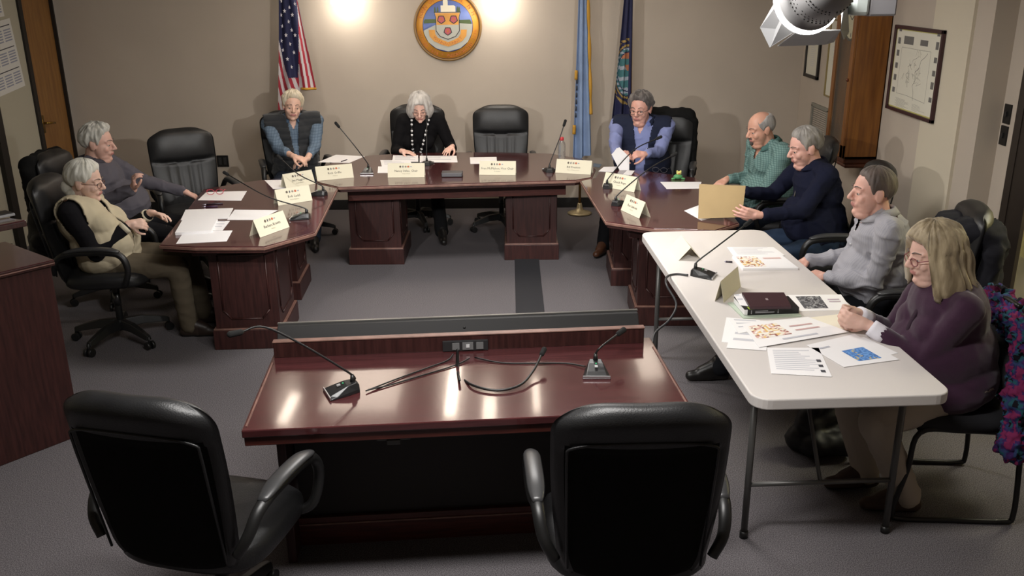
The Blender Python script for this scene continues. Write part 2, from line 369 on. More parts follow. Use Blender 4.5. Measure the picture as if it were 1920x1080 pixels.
def art_map(b, w_, h_):
    b.use(cmat); rect(b, -w_, -h_, w_, h_, 0); b.use(mat('map_border', 'b9b169', .7))
    for s in (-1, 1): rect(b, s*w_, -h_, s*(w_-.008), h_, .0004); rect(b, -w_, s*h_, w_, s*(h_-.008), .0004)
    g = mat('map_ink', '6d6a66', .8); b.use(g); rnd = random.Random(3)
    for s in (-1, 1):
        for k in range(6): rect(b, s*w_*.84-.022, -h_*.62+k*.085, s*w_*.84+.022, -h_*.62+k*.085+.045*rnd.uniform(.7, 1.1), .0006)
    rect(b, -w_*.62, h_*.64, -w_*.18, h_*.84, .0006); rect(b, w_*.12, h_*.66, w_*.45, h_*.8, .0006)
    line2(b, [(-w_*.68, -h_*.62), (-w_*.68, h_*.55), (w_*.62, h_*.55), (w_*.62, -h_*.68), (-w_*.2, -h_*.62), (-w_*.68, -h_*.62)], .002, .0006)
    P = [(.1, -.7), (.08, -.5), (.0, -.35), (.1, -.2), (.05, 0), (.2, .1), (.25, .3), (.4, .4), (.5, .5)]
    line2(b, [(x*w_, y*h_) for x, y in P], .003, .0007); line2(b, [((x-.35)*w_, (y*.6+.1)*h_) for x, y in P], .002, .0007)
    for k in range(26):
        x, y = rnd.uniform(-.5, .35)*w_, rnd.uniform(-.3, .45)*h_
        line2(b, [(x, y), (x+rnd.uniform(-.04, .04), y+rnd.uniform(-.05, .05)), (x+rnd.uniform(-.05, .05), y+rnd.uniform(-.03, .03))], .0014, .0007)
    for k in range(10): line2(b, [(-w_*.7+.01*(k % 3), -h_*.74-k*.006), (w_*rnd.uniform(-.3, 0), -h_*.75-k*.006)], .0012, .0007)
    for k in range(6): line2(b, [(w_*.1, -h_*.78-k*.008), (w_*rnd.uniform(.3, .7), -h_*.79-k*.008)], .0012, .0007)
wall_picture('framed_map', 6.80, 6.03, 1.275, 1.87, fmap, 'wood framed illustrated map on the right wall beside the tall clock case', art_map, .024, XR-.022)
def art_cert(b, w_, h_):
    b.use(cmat); rect(b, -w_, -h_, w_, h_, 0); b.use(ink())
    for k in range(16): rect(b, -w_*.45, h_*.6-k*.018, w_*(.2+.25*((k*7) % 5)/5), h_*.6-k*.018+.004, .0005)
wall_picture('framed_certificate', 8.86, 8.47, 1.30, 1.80, fblk, 'small black framed page on the right wall near the back corner', art_cert, .03)
def art_plain(b, w_, h_): b.use(cmat); rect(b, -w_, -h_, w_, h_, 0); b.use(ink()); [rect(b, -w_*.5, h_*.5-k*.03, w_*.4, h_*.5-k*.03+.004, .0005) for k in range(8)]
wall_picture('framed_notice', 8.24, 7.84, 1.19, 1.85, mat('thin_gold_frame', '8d7c50', .4), 'thin gold framed sheet half hidden behind the tall clock case', art_plain, .012)
# ---- calendars on the left wall
def calendar(y0, y1, z0, z1, tilt, label):
    r = empty('wall_calendar', (XL+.004, (y0+y1)/2, (z0+z1)/2), label=label, cat='calendar')
    b = MB(); b.x = frame_T((0, 0, 0), (0, 1, 0), (0, 0, 1)) @ M4.Rotation(tilt, 4, 'Z'); w_, h_ = abs(y1-y0)/2, (z1-z0)/2
    b.use(mat('calendar_paper', 'd9d7d2', .8)); b.box((0, 0, 0), (2*w_, 2*h_, .002)); b.build('sheet', r)
    b = MB(); b.x = frame_T((0, 0, 0), (0, 1, 0), (0, 0, 1)) @ M4.Rotation(tilt, 4, 'Z'); b.use(mat('calendar_grid', '9497a8', .8))
    for i in range(4):
        for j in range(3):
            x0, y_ = -w_*.9+i*w_*.47, -h_*.85+j*h_*.62
            for k in range(5): rect(b, x0, y_+k*.022, x0+w_*.38, y_+k*.022+.011, .0016)
    b.use(ink_k())
    for j in range(3): rect(b, -w_*.9, -h_*.85+j*h_*.62+.125, w_*.9, -h_*.85+j*h_*.62+.133, .0016)
    b.build('printing', r)
calendar(7.55, 8.17, 1.32, 1.90, .10, 'white wall calendar sheet with month grids left of the oak door, lower one')
calendar(7.50, 8.05, 1.93, 2.4, .06, 'blue grey wall calendar picture above the month grid sheet')
# ---- tall clock case on the right wall
def clock():
    cw = mat('clock_oak', '84531f', .45, color2='6b3f17', vscale=4, stretch=(10, 10, .8), bump=.05, bscale=30)
    cwd = mat('clock_oak_dark', '5c2c16', .45, var=.15)
    y0, y1, x0 = 6.95, 7.36, 2.58; z0, z1 = .86, 2.30
    r = empty('case_clock', (XR, (y0+y1)/2, z0), label='tall oak pendulum clock case with glass door hung on the right wall', cat='clock')
    H_ = z1-z0; W_ = y1-y0; D_ = XR-x0
    b = MB().use(cw)
    b.box((-D_/2, -W_/2+.012, H_/2), (D_, .024, H_)); b.box((-D_/2, W_/2-.012, H_/2), (D_, .024, H_)); b.box((-.006, 0, H_/2), (.012, W_, H_)); b.box((-D_/2, 0, H_), (D_+.03, W_+.05, .04)); b.box((-D_/2, 0, .012), (D_, W_, .024)); b.build('case', r, bevel=.003)
    b = MB().use(cwd); b.box((-D_/2-.01, 0, -.02), (D_-.04, W_-.06, .045), taper=1.0); b.prism([(-D_+.02, -W_/2+.03), (-.0, -W_/2+.03), (0, W_/2-.03), (-D_+.02, W_/2-.03)], -.075, -.042); b.build('base_moulding', r, bevel=.012)
    b = MB().use(cw); fx = -D_-.011
    for s in (-1, 1): b.box((fx, s*(W_/2-.03), H_/2), (.022, .06, H_-.02))
    b.box((fx, 0, .06), (.022, W_, .10)); b.box((fx, 0, H_-.06), (.022, W_, .10)); d = b.build('door', r, bevel=.004)
    boxo('glass', (fx, 0, H_/2), (.004, W_-.12, H_-.2), mat('clock_glass', '9a968a', .05, alpha=.12), d)
    b = MB().use(cwd); b.ell((fx-.016, -W_/2+.035, .60), (.012, .010, .012)); b.build('knob', d, smooth=True)
    b = MB().use(mat('clock_inside', '5d564a', .8)); b.box((-.02, 0, H_/2), (.012, W_-.06, H_-.06)); b.build('back_panel', r)
    face = mat('clock_face', 'cfc9a8', .6)
    c = (-D_+.03, -.01, 1.03); b = MB().use(mat('clock_bezel', '4b473e', .4)); b.lathe([(.14, 0), (.155, .0), (.155, .02), (.14, .02), (.14, 0)], (c[0]-.02, c[1], c[2]), 36, 'X', False)
    b.build('bezel', r, smooth=False)
    b = MB().use(face); b.lathe([(.142, 0), (.142, .01), (.001, .0101)], (c[0]-.012, c[1], c[2]), 36, 'X')
    b.box((c[0]-.0, c[1], c[2]), (.006, .27, .27)); b.use(ink_k())
    for k in range(12):
        a = PI/6*k; rot = M4.Rotation(a, 3, 'X'); b.box(V((c[0]-.0125, c[1], c[2])) + rot @ V((0, 0, .112)), (.002, .010, .03), rot)
    for a, l in ((.9, .08), (-1.0, .055)): rot = M4.Rotation(a, 3, 'X'); b.box(V((c[0]-.014, c[1], c[2])) + rot @ V((0, 0, l/2)), (.002, .006, l), rot)
    b.build('clock_face', r)
    b = MB().use(brass); b.cyl((-.09, 0, .85), (-.09, 0, .34), .004); b.lathe([(.001, 0), (.055, .004), (.055, .010), (.001, .014)], (-.1, 0, .32), 28, 'X'); b.build('pendulum', r)
clock()
# ---- stage light with barn doors, and the softbox edge beside it
def stage_light():
    c = ay(1534, -14, 2.45)
    g = mat('lamp_housing', '9b9a9a', .5, metal=.1); g2 = mat('barn_door_metal', '9a9a9b', .6, metal=.0); bl = mat('stage_lamp_lens', 'fffdf6', .5, emit=14); hole = mat('vent_holes', '151515', .6)
    r = empty('studio_light', c, label='grey perforated studio light with open barn doors hanging near the camera', cat='studio light')
    ax_ = V((-.12, .95, -.28)).normalized(); T = frame_T((0, 0, 0), V((1, .3, 0)), V((0, .3, 1))); 
    zx = ax_; xx = V((1, .3, 0)); xx = (xx-zx*xx.dot(zx)).normalized(); yy = zx.cross(xx)
    F = M4((xx, yy, zx)).transposed().to_4x4() @ M4.Scale(.72, 4)      # local z runs out of the lens
    b = MB().use(g); b.x = F
    b.lathe([(.005, -.16), (.06, -.155), (.092, -.12), (.105, -.06), (.108, .0), (.112, .06), (.118, .065), (.118, .075), (.108, .075), (.10, .02)], (0, 0, 0), 40); b.use(hole)
    for ring in range(7):
        z = -.10+ring*.017; rr = .0965+.0115*ring/6
        for k in range(44):
            if (k+ring) % 11 in (0,): continue
            a = 2*PI*(k+.5*(ring % 2))/44; p = V((rr*math.cos(a), rr*math.sin(a), z)); b.ell(p, (.0035, .0035, .0035), nu=6, nv=4)
    b.build('housing', r, smooth=None)
    b = MB().use(bl); b.x = F; b.lathe([(.108, .078), (.127, .086), (.127, .096), (.001, .105)], (0, 0, 0), 40); b.build('lens', r, smooth=True)
    for P in ([(1468, -6, 2.50), (1474, 24, 2.50), (1494, 57, 2.52), (1443, 89, 2.66), (1425, 52, 2.68), (1459, -8, 2.60)], [(1496, 58, 2.52), (1576, 57, 2.52), (1564, 79, 2.70), (1546, 84, 2.70), (1458, 87, 2.70)], [(1577, 56, 2.52), (1583, 20, 2.52), (1578, -6, 2.54), (1590, -2, 2.72), (1592, 60, 2.72), (1583, 74, 2.70)]):
        W = [ay(*p)-c for p in P]; nrm = (W[1]-W[0]).cross(W[2]-W[0]).normalized()*.0025
        b = MB().use(g2); b.loft([W, [p+nrm for p in W]], smooth=False); b.build('barn_door', r)
    b = MB().use(g); b.tube([xx*.125, xx*.13+V((0, -.01, .12)), V((0, -.02, .2)), -xx*.13+V((0, -.01, .12)), -xx*.125], .007, 8); b.cyl((0, -.02, .2), (0, -.02, ZC-c.z), .012); b.build('yoke', r, smooth=True)
    c2 = ay(1631, -25, 2.75)
    r = empty('softbox_light', c2, rz=.12, label='white boxed studio light beside the perforated one, hanging in front of the tall clock', cat='studio light')
    wm = mat('softbox_cloth', 'a9a7ab', .7); wm2 = mat('softbox_bright', 'e9f3ef', .6)
    b = MB().use(wm); b.box((.022, 0, 0), (.085, .10, .16)); b.build('casing', r, bevel=.006)
    b = MB().use(wm2); b.box((-.045, .0, 0), (.05, .11, .155)); b.build('diffuser', r, bevel=.01)
    b = MB().use(g); b.cyl((0, 0, .08), (0, 0, ZC-c2.z), .010); b.build('hanging_rod', r)
stage_light()
# ---- flags
def flag(name, px, Y, base_px, label, cloth_fn, w_top, w_bot, z_bot, ztop=2.5, pole_x=None, lean=0):
    p = ay(px, 40, Y)
    r = empty(name, (p.x, Y, 0), label=label, cat='flag')
    gm = mat('flag_base_gold', 'b8a986', .35, metal=.5)
    b = MB().use(gm); b.lathe([(.001, 0), (.115, 0), (.12, .012), (.10, .022), (.045, .035), (.03, .06), (.022, .10), (.018, .11)], (0, 0, 0), 28); b.build('stand', r, smooth=True)
    b = MB().use(mat('flag_pole_oak', '7b5a2c', .4)); b.cyl((0, 0, .1), (lean, 0, 2.60), .013, n=12); b.build('pole', r, smooth=True)
    b = MB().use(gm); b.ell((lean, 0, 2.64), (.03, .03, .045)); b.build('finial', r, smooth=True)
    cloth_fn(r); return r
def drape(x_l, x_r, z_t, z_b, folds, amp, nx=70, nz=90, phase=0, botwave=.03):
    """pts[j][i]; x_l, x_r functions of t (0 top, 1 bottom)"""
    P = []
    for j in range(nz+1):
        t = j/nz; row = []
        for i in range(nx+1):
            s = i/nx
            a, c_ = x_l(t), x_r(t)
            y = -.03-amp*(.35+.65*t)*(.5+.5*math.cos(2*PI*folds*s+phase+.5*math.sin(3*t)))-.02*math.sin(PI*s)
            x = a+(c_-a)*s+.006*math.sin(2*PI*folds*s+2*t)
            z = z_t+(z_b(s)-z_t)*t
            row.append(V((x, y, z)))
        P.append(row)
    return P
def cloth_mesh(P, fn, name, parent, trims=()):
    b = MB(); nz, nx = len(P)-1, len(P[0])-1
    vs = [[b.v(p) for p in row] for row in P]; bk = [[b.v(p+V((0, .004, 0))) for p in row] for row in P]
    for j in range(nz):
        for i in range(nx):
            b.use(fn((i+.5)/nx, (j+.5)/nz, P[j][i])); b._f([vs[j][i], vs[j+1][i], vs[j+1][i+1], vs[j][i+1]], True); b._f([bk[j][i], bk[j][i+1], bk[j+1][i+1], bk[j+1][i]], True)
    return b.build(name, parent, smooth=False)
def us_flag(r):
    red = mat('flag_red', 'a02a3a', .8); wh = mat('flag_white', 'c9c2c4', .8); bl = mat('flag_blue', '23264a', .8)
    gd = mat('flag_gold', 'b98a2c', .7)
    xl = lambda t: -.05-.14*t**1.1; xr = lambda t: .035+.16*t**.9
    zb = lambda s: 1.26-.32*(1-s)**1.5 if s < .62 else 1.26-.02*(s-.62)
    P = drape(xl, xr, 2.45, zb, 2.6, .05, nx=90, nz=160)
    def fn(s, t, p):
        z = 2.45+(zb(s)-2.45)*t
        cz = 1.69-.62*(s/.62) if s < .62 else 1.30+.9*(s-.62)/.38
        cz = max(cz, 1.35) if s < .62 else cz+.08
        if z > cz: return bl
        if s < .62: q = (z + s*1.15)/.115
        else: q = (s-.62)*15+z*1.5
        return red if int(math.floor(q)) % 2 else wh
    o = cloth_mesh(P, fn, 'flag_cloth', r)
    b = MB().use(mat('flag_star', 'd8d5dc', .8)); rnd = random.Random(5)
    nz = 160
    for a in range(11):
        for c_ in range(4):
            s = .12+.23*c_+(.1 if a % 2 else 0); j = int((.06+a*.078)*nz); 
            if s > .93 or j >= nz: continue
            p = P[j][int(s*90)]; 
            if fn(s, (j+3)/nz, p) is not bl or fn(min(.99, s), (j+8)/nz, p) is not bl: continue
            c0 = b.v(p+V((0, -.006, 0))); ring = []
            for k in range(10):
                rr = .021 if k % 2 == 0 else .009; ang = PI/2+k*PI/5; ring.append(b.v(p+V((rr*math.cos(ang)*.8, -.006, rr*math.sin(ang)))))
            for k in range(10): b._f([c0, ring[k], ring[(k+1) % 10]])
    b.build('stars', r)
    b = MB().use(gd); b.tube([P[-1][i]+V((0, 0, -.008)) for i in range(60, 91)], .012, 6); b.build('fringe', r, smooth=True)
flag('striped_flag', 545, 8.72, None, 'red white and blue striped flag with stars hanging behind the man in the puffer vest', us_flag, 0, 0, 0)
def lb_flag(r):
    lb = mat('light_blue_cloth', '7d92b4', .75, var=.12, vscale=5); gd = mat('flag_gold', 'b98a2c', .7)
    xl = lambda t: -.035-.05*t; xr = lambda t: .015+.085*t
    P = drape(xl, xr, 2.45, lambda s: .55+.05*s, 2.2, .05)
    cloth_mesh(P, lambda s, t, p: lb, 'flag_cloth', r)
    b = MB().use(gd); b.tube([P[j][64]+V((.012, -.02-.012*math.sin(j*.35), 0)) for j in range(5, 72)], lambda t: .010+.007*abs(math.sin(t*14)), 7)
    b.tube([P[j][2]+V((-.004, -.03, 0)) for j in range(50, 55)], .015, 7); b.tube([P[j][2]+V((-.004, -.03, 0)) for j in range(74, 79)], .017, 7)
    b.build('fringe', r, smooth=True)
    b = MB().use(mat('emblem_dark', '3b4049', .8)); [b.tube([P[j][8]+V((0, -.02, 0)), P[j+2][10]+V((0, -.02, 0))], .007, 6) for j in range(54, 72, 3)]; b.build('emblem', r)
flag('light_blue_flag', 1092, 8.72, None, 'slim light blue flag with gold fringe hanging right of the empty high backed chair', lb_flag, 0, 0, 0)
def nh_flag(r):
    nb = mat('navy_cloth', '1d2044', .75, var=.15, vscale=5); gd = mat('flag_gold', 'b98a2c', .7)
    dk_ = mat('emblem_dark', '3b4049', .8); g1 = mat('emblem_gold', '9a8146', .8); t1 = mat('emblem_teal', '3f6f74', .8); or_ = mat('emblem_orange', 'a86a4a', .8); pl = mat('emblem_pale', '9aa2ad', .8)
    xl = lambda t: -.02-.13*t**1.2; xr = lambda t: .03+.045*t
    P = drape(xl, xr, 2.45, lambda s: .75+.1*s, 2.4, .05, nx=80, nz=150)
    cc = V((-.03, 0, 1.38))
    def fn(s, t, p):
        if s > .955: return gd
        if s > .74: return nb
        d = math.hypot((p.x-cc.x-.03)/.52, (p.z-cc.z)/1.15)
        if .235 < d < .262: return g1 if int(p.z*60+p.x*40) % 3 else nb
        if .20 < d < .215: return g1
        if d < .15: return (or_ if (p.z-cc.z)+(p.x)*2 > .02 and int(p.z*18) % 2 else (t1 if int(p.z*30) % 3 else pl))
        if .16 < d < .19: return pl if int(p.z*50) % 2 else t1
        return nb
    cloth_mesh(P, fn, 'flag_cloth', r)
flag('navy_flag', 1176, 8.72, None, 'navy flag with gold edge and round crest hanging behind the man in the navy vest', nh_flag, 0, 0, 0)

# ---- ceiling panels over the commission, plus narrow strips added to streak the desk (above the picture, mirrored in the glossy desk)
def ceiling_panel_or_added_strip(x, y, wx, wy, em, label):
    r = empty('ceiling_panel_or_added_strip', (x, y, ZC), label=label, cat='ceiling light')
    b = MB().use(mat('panel_or_strip_frame', 'd0d0cc', .5)); h = .03
    for s_ in (-1, 1): b.box((s_*(wx/2+.012), 0, -.012), (.024, wy+.048, h)); b.box((0, s_*(wy/2+.012), -.012), (wx, .024, h))
    b.build('frame', r)
    b = MB().use(mat('panel_or_strip_glow_%g' % em, 'ffeeda', .5, emit=em)); b.box((0, 0, -.006), (wx, wy, .01)); b.build('diffuser', r)
ceiling_panel_or_added_strip(-1.32, 7.42, .66, 1.1, 3.6, 'wide dim ceiling panel above the puffer vest man, mirrored in the glossy desk')
ceiling_panel_or_added_strip(-1.90, 6.95, .10, .6, 15, 'narrow bright strip added for a desk streak, above the left side table')
ceiling_panel_or_added_strip(-.53, 7.3, .10, 1.1, 17, 'long narrow bright strip added for a desk streak, seal side of the wide table')
ceiling_panel_or_added_strip(-.20, 6.9, .11, .55, 13, 'short narrow strip added for a desk streak, above the middle of the wide table')
ceiling_panel_or_added_strip(.20, 7.15, .06, .7, 12, 'thin strip added for a desk streak, above the right part of the wide table')
ceiling_panel_or_added_strip(1.27, 7.85, .22, .8, 4.5, 'dim ceiling panel above the navy vest man')
# ================================================================ TABLES
TZ = .74
def inset_poly(P, d):
    n = len(P); c = V((sum(p[0] for p in P)/n, sum(p[1] for p in P)/n)); out = []
    for i in range(n):
        p0, p1, p2 = V(P[i-1]), V(P[i]), V(P[(i+1) % n])
        e1, e2 = (p1-p0).normalized(), (p2-p1).normalized(); n1, n2 = V((-e1.y, e1.x)), V((-e2.y, e2.x))
        m = (n1+n2); m = m/(m.length_squared)*2
        out.append(p1+m*d)
    return [(p.x, p.y) for p in out]
def tabletop(name, P, parent, o=V((0, 0, 0))):
    P = [(p[0]-o[0], p[1]-o[1]) for p in P]
    b = MB().use(edge_w()); b.prism(P, .716, .734); b.use(wood()); b.prism(inset_poly(P, .006), .7335, TZ)
    b.use(wood_d()); b.prism(inset_poly(P, .016), .695, .7165)
    t = b.build(name, parent, bevel=.003); return t
def pedestal(x0, x1, y0, y1, parent, rz=0, o=(0, 0)):
    cx, cy = (x0+x1)/2-o[0], (y0+y1)/2-o[1]; w_, d_ = x1-x0, y1-y0
    p = MB().use(wood_d()); R = M4.Translation((cx, cy, 0)) @ M4.Rotation(rz, 4, 'Z'); p.x = R
    p.box((0, 0, .41), (w_-.04, d_-.04, .57))
    for s in (-1, 1):          # raised panel mouldings on every face
        for fx, hw in (('y', w_/2-.02), ('x', d_/2-.02)):
            hw2 = hw-.055; off = (d_ if fx == 'y' else w_)/2-.02
            pts = [(-hw2, .62), (hw2, .62), (hw2, .26), (hw2-.05, .2), (-hw2+.05, .2), (-hw2, .26), (-hw2, .62)]
            q = [V((a, s*(off+.002), z)) if fx == 'y' else V((s*(off+.002), a, z)) for a, z in pts]
            for a, c_ in zip(q, q[1:]): p.tube([a, c_], .006, 6)
    ped = p.build('pedestal', parent)
    b = MB().use(wood_d()); b.x = R; b.box((0, 0, .065), (w_, d_, .13)); b.use(edge_w()); b.box((0, 0, .134), (w_-.008, d_-.008, .01)); b.build('plinth', ped, bevel=.003)
    return ped
MID = [(-1.30, 6.70), (.50, 6.86), (.63, 6.96), (.69, 7.3), (.62, 7.72), (.36, 7.98), (-.1, 8.07), (-.45, 8.09), (-.85, 8.08), (-1.22, 8.0), (-1.5, 7.78), (-1.60, 7.35), (-1.50, 6.89)]
r = empty('conference_table', (-.45, 7.4, 0), label='wide mahogany conference table on two panelled pedestals under the round seal', cat='table'); o_ = (-.45, 7.4)
tabletop('tabletop', MID, r, o_)
pedestal(-1.33, -.88, 7.10, 7.66, r, 0, o_); pedestal(-.06, .39, 7.19, 7.72, r, 0, o_)
b = MB().use(wood_r()); T = M4.Rotation(math.atan2(.14, 1.7), 4, 'Z'); b.x = T; b.box((.0, -.36, .635), (1.72, .03, .13)); b.box((-.84, -.1, .635), (.03, .5, .13)); b.box((.84, -.1, .635), (.03, .5, .13)); b.build('apron', r, bevel=.004)
LWP = [(-2.09, 5.17), (-1.86, 5.12), (-1.45, 5.11), (-1.21, 5.42), (-1.295, 6.66), (-1.53, 6.87), (-1.66, 7.10), (-1.98, 6.97), (-2.31, 6.68)]
r = empty('side_table', (-1.75, 6.0, 0), label='mahogany side table with cut corners nearest the elderly woman in the cream vest', cat='table'); o_ = (-1.75, 6.0)
tabletop('tabletop', LWP, r, o_); pedestal(-1.90, -1.46, 5.33, 5.86, r, .05, o_); pedestal(-1.98, -1.55, 6.24, 6.70, r, .05, o_)
b = MB().use(wood_d()); b.box((.02, 0, .65), (.5, 1.25, .09)); b.build('apron', r, bevel=.004)
RWP = [(.53, 6.83), (.60, 5.61), (.88, 5.43), (1.25, 5.37), (1.44, 5.54), (1.48, 6.58), (1.43, 6.91), (1.02, 7.24), (.72, 7.24), (.655, 6.94)]
r = empty('side_table', (1.0, 6.3, 0), label='mahogany side table with cut corners behind the white folding table', cat='table'); o_ = (1.0, 6.3)
tabletop('tabletop', RWP, r, o_); pedestal(.755, 1.25, 6.49, 6.98, r, -.03, o_); pedestal(.82, 1.3, 5.66, 6.12, r, -.03, o_)
b = MB().use(wood_d()); b.box((.04, -.02, .65), (.55, 1.2, .09)); b.build('apron', r, bevel=.004)
# ---- front desk
FA = math.atan2(.127, 1.6); FO = (-.945, 2.818)
r = empty('front_desk', (FO[0], FO[1], 0), FA, label='glossy mahogany desk with raised back ledge and coiled cable, nearest the camera', cat='desk')
FW = 1.60; FD = .70
b = MB().use(wood()); b.box((FW/2, FD/2, .725), (FW, FD, .03)); b.build('desktop', r, bevel=.004)
b = MB().use(edge_w()); b.box((.012, FD/2-.04, .7415), (.006, FD-.14, .003)); b.build('edge_inlay', r); b = MB().use(edge_w()); b.box((FW-.012, FD/2-.04, .7415), (.006, FD-.14, .003)); b.build('edge_inlay', r)
b = MB().use(wood_r()); b.box((FW/2, .022, .70), (FW-.01, .03, .05)); b.build('front_rail', r, bevel=.003)
b = MB().use(wood_d()); b.box((FW/2-.015, .652, .773), (FW-.05, .03, .068)); b.use(edge_w()); b.box((FW/2-.015, .652, .809), (FW-.045, .036, .006)); b.build('back_ledge', r, bevel=.003)
for x in (.075, FW-.075): boxo('side_panel', (x, .48, .355), (.035, .42, .71), wood_d(), r, bevel=.003)
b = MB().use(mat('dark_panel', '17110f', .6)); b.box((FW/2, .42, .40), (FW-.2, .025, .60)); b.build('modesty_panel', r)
b = MB().use(wood_r()); b.box((FW/2, .41, .065), (FW-.1, .05, .13)); b.use(edge_w()); b.box((FW/2, .382, .10), (FW-.12, .004, .008)); b.build('base_board', r, bevel=.003)
b = MB().use(mat('keyboard_clip', '4b4a48', .4, metal=.6)); b.box((.52, .06, .665), (.12, .05, .02)); b.box((.52, .05, .65), (.05, .04, .02)); b.build('latch', r, bevel=.003)
pm = mat('power_module', '2b2b2c', .4)
pr_ = MB().use(pm); pr_.box((.80, .632, .765), (.19, .012, .045)); pr_ = pr_.build('power_strip', r, bevel=.002)
b = MB().use(mat('socket_grey', '6d6d6d', .5)); b.box((.76, .624, .765), (.03, .004, .03)); b.box((.81, .624, .765), (.045, .004, .032)); b.box((.86, .624, .765), (.03, .004, .03)); b.build('socket', pr_)
b = MB().use(mat('socket_white', 'd0d0d0', .5)); b.box((.81, .621, .766), (.014, .003, .014)); b.build('switch', pr_)
# big flat screen standing behind the desk, seen from its back edge
r = empty('flat_screen', (FO[0], FO[1], 0), FA, label='long dark grey screen standing on edge behind the front desk ledge', cat='screen')
sg = mat('screen_shell', '232222', .6, spec=.25); b = MB().use(sg)
b.loft([[V((x, y, z)) for y, z in ((.725, .10), (.725, .772), (.765, .830), (.80, .830), (.80, .10))] for x in (.01, 1.56)], smooth=False)
b.build('back_shell', r, bevel=.004)
b = MB().use(mat('screen_edge', '6e6d6a', .3, metal=.6)); b.box((.785, .795, .833), (1.555, .014, .006)); b.build('bezel', r)
b = MB().use(mat('screen_glass', '08080a', .08)); b.box((.785, .803, .47), (1.53, .006, .70)); b.build('screen_panel', r)
b = MB().use(plastic()); b.box((.785, .76, .05), (1.1, .18, .10)); b.build('foot', r); b = MB().use(plastic()); b.ell((.80, .744, .80), (.006, .004, .006)); b.build('screw_hole', r)
# ---- white folding table
A_, B_ = V((.785, 5.37, 0)), V((.885, 3.03, 0)); r = empty('folding_table', (1.215, 4.2, 0), math.atan2(B_.x-A_.x, A_.y-B_.y), label='long white plastic folding table with grey legs on the right', cat='folding table')
W_, L_ = .755, 2.335; rc = .07; P = []
for cx, cy, a0 in ((W_/2-rc, L_/2-rc, 0), (-W_/2+rc, L_/2-rc, 90), (-W_/2+rc, -L_/2+rc, 180), (W_/2-rc, -L_/2+rc, 270)):
    for k in range(7): a = math.radians(a0+k*15); P.append((cx+rc*math.cos(a), cy+rc*math.sin(a)))
b = MB().use(mat('white_plastic_top', 'd2ccc8', .45, bump=.15, bscale=420, spec=.4)); b.prism(P, .695, .74); b.build('tabletop', r, bevel=.006, seg=3)
lg = mat('grey_leg_metal', '5d5c5a', .4, metal=.5)
for s in (-1, 1):
    y = s*(L_/2-.22)
    for q in (-1, 1):
        b = MB().use(lg); b.cyl((q*.30, y, .0), (q*.30, y, .69), .014, n=12); b.use(plastic()); b.cyl((q*.30, y, 0), (q*.30, y, .03), .018, n=12); b.build('leg', r, smooth=True)
    b = MB().use(lg); b.cyl((-.30, y, .25), (.30, y, .25), .010, n=10); b.cyl((-.30, y, .67), (.30, y, .67), .012, n=10); b.tube([(0, y, .25), (0, y-s*.35, .68)], .009, 8); b.build('leg_brace', r, smooth=True)
# ---- lectern
r = empty('lectern', (-2.14, 4.03, 0), math.radians(-14), label='tall two tier mahogany lectern at the left edge of the room', cat='lectern')
r.location = (-2.235, 4.20, 0); r.rotation_euler.z = math.radians(51)
b = MB().use(wood_d()); b.box((-.55, .25, .46), (1.10, .50, .92)); b.build('body', r, bevel=.004)
b = MB().use(wood_d()); b.box((-.55, .25, .932), (1.13, .53, .025)); b.use(edge_w()); b.box((-.55, -.017, .932), (1.13, .004, .006)); b.use(wood()); b.box((-.55, .25, .9465), (1.128, .528, .005)); b.build('shelf_top', r, bevel=.003)
b = MB().use(wood_d()); b.box((-.62, .24, 1.035), (.68, .30, .18)); b.build('upper_box', r, bevel=.004)
b = MB().use(wood_d()); Rr = M4.Rotation(math.radians(-6), 3, 'X'); b.box((-.50, .14, 1.14), (.80, .42, .025), Rr); b.use(wood()); b.box((-.50, .14, 1.155), (.796, .416, .006), Rr); b.build('reading_top', r, bevel=.003)
q = az(-6, 404, 1.17); b = MB().use(mat('device_grey', '9a9a9c', .4)); b.box((0, 0, .006), (.13, .09, .012)); b.use(plastic()); b.box((0, 0, .014), (.12, .08, .004)); o = b.build('control_device', None, bevel=.003, loc=(q.x, q.y, 1.163)); o.rotation_euler.z = .9; tag(o, 'small grey device lying on the lectern reading top', 'device')
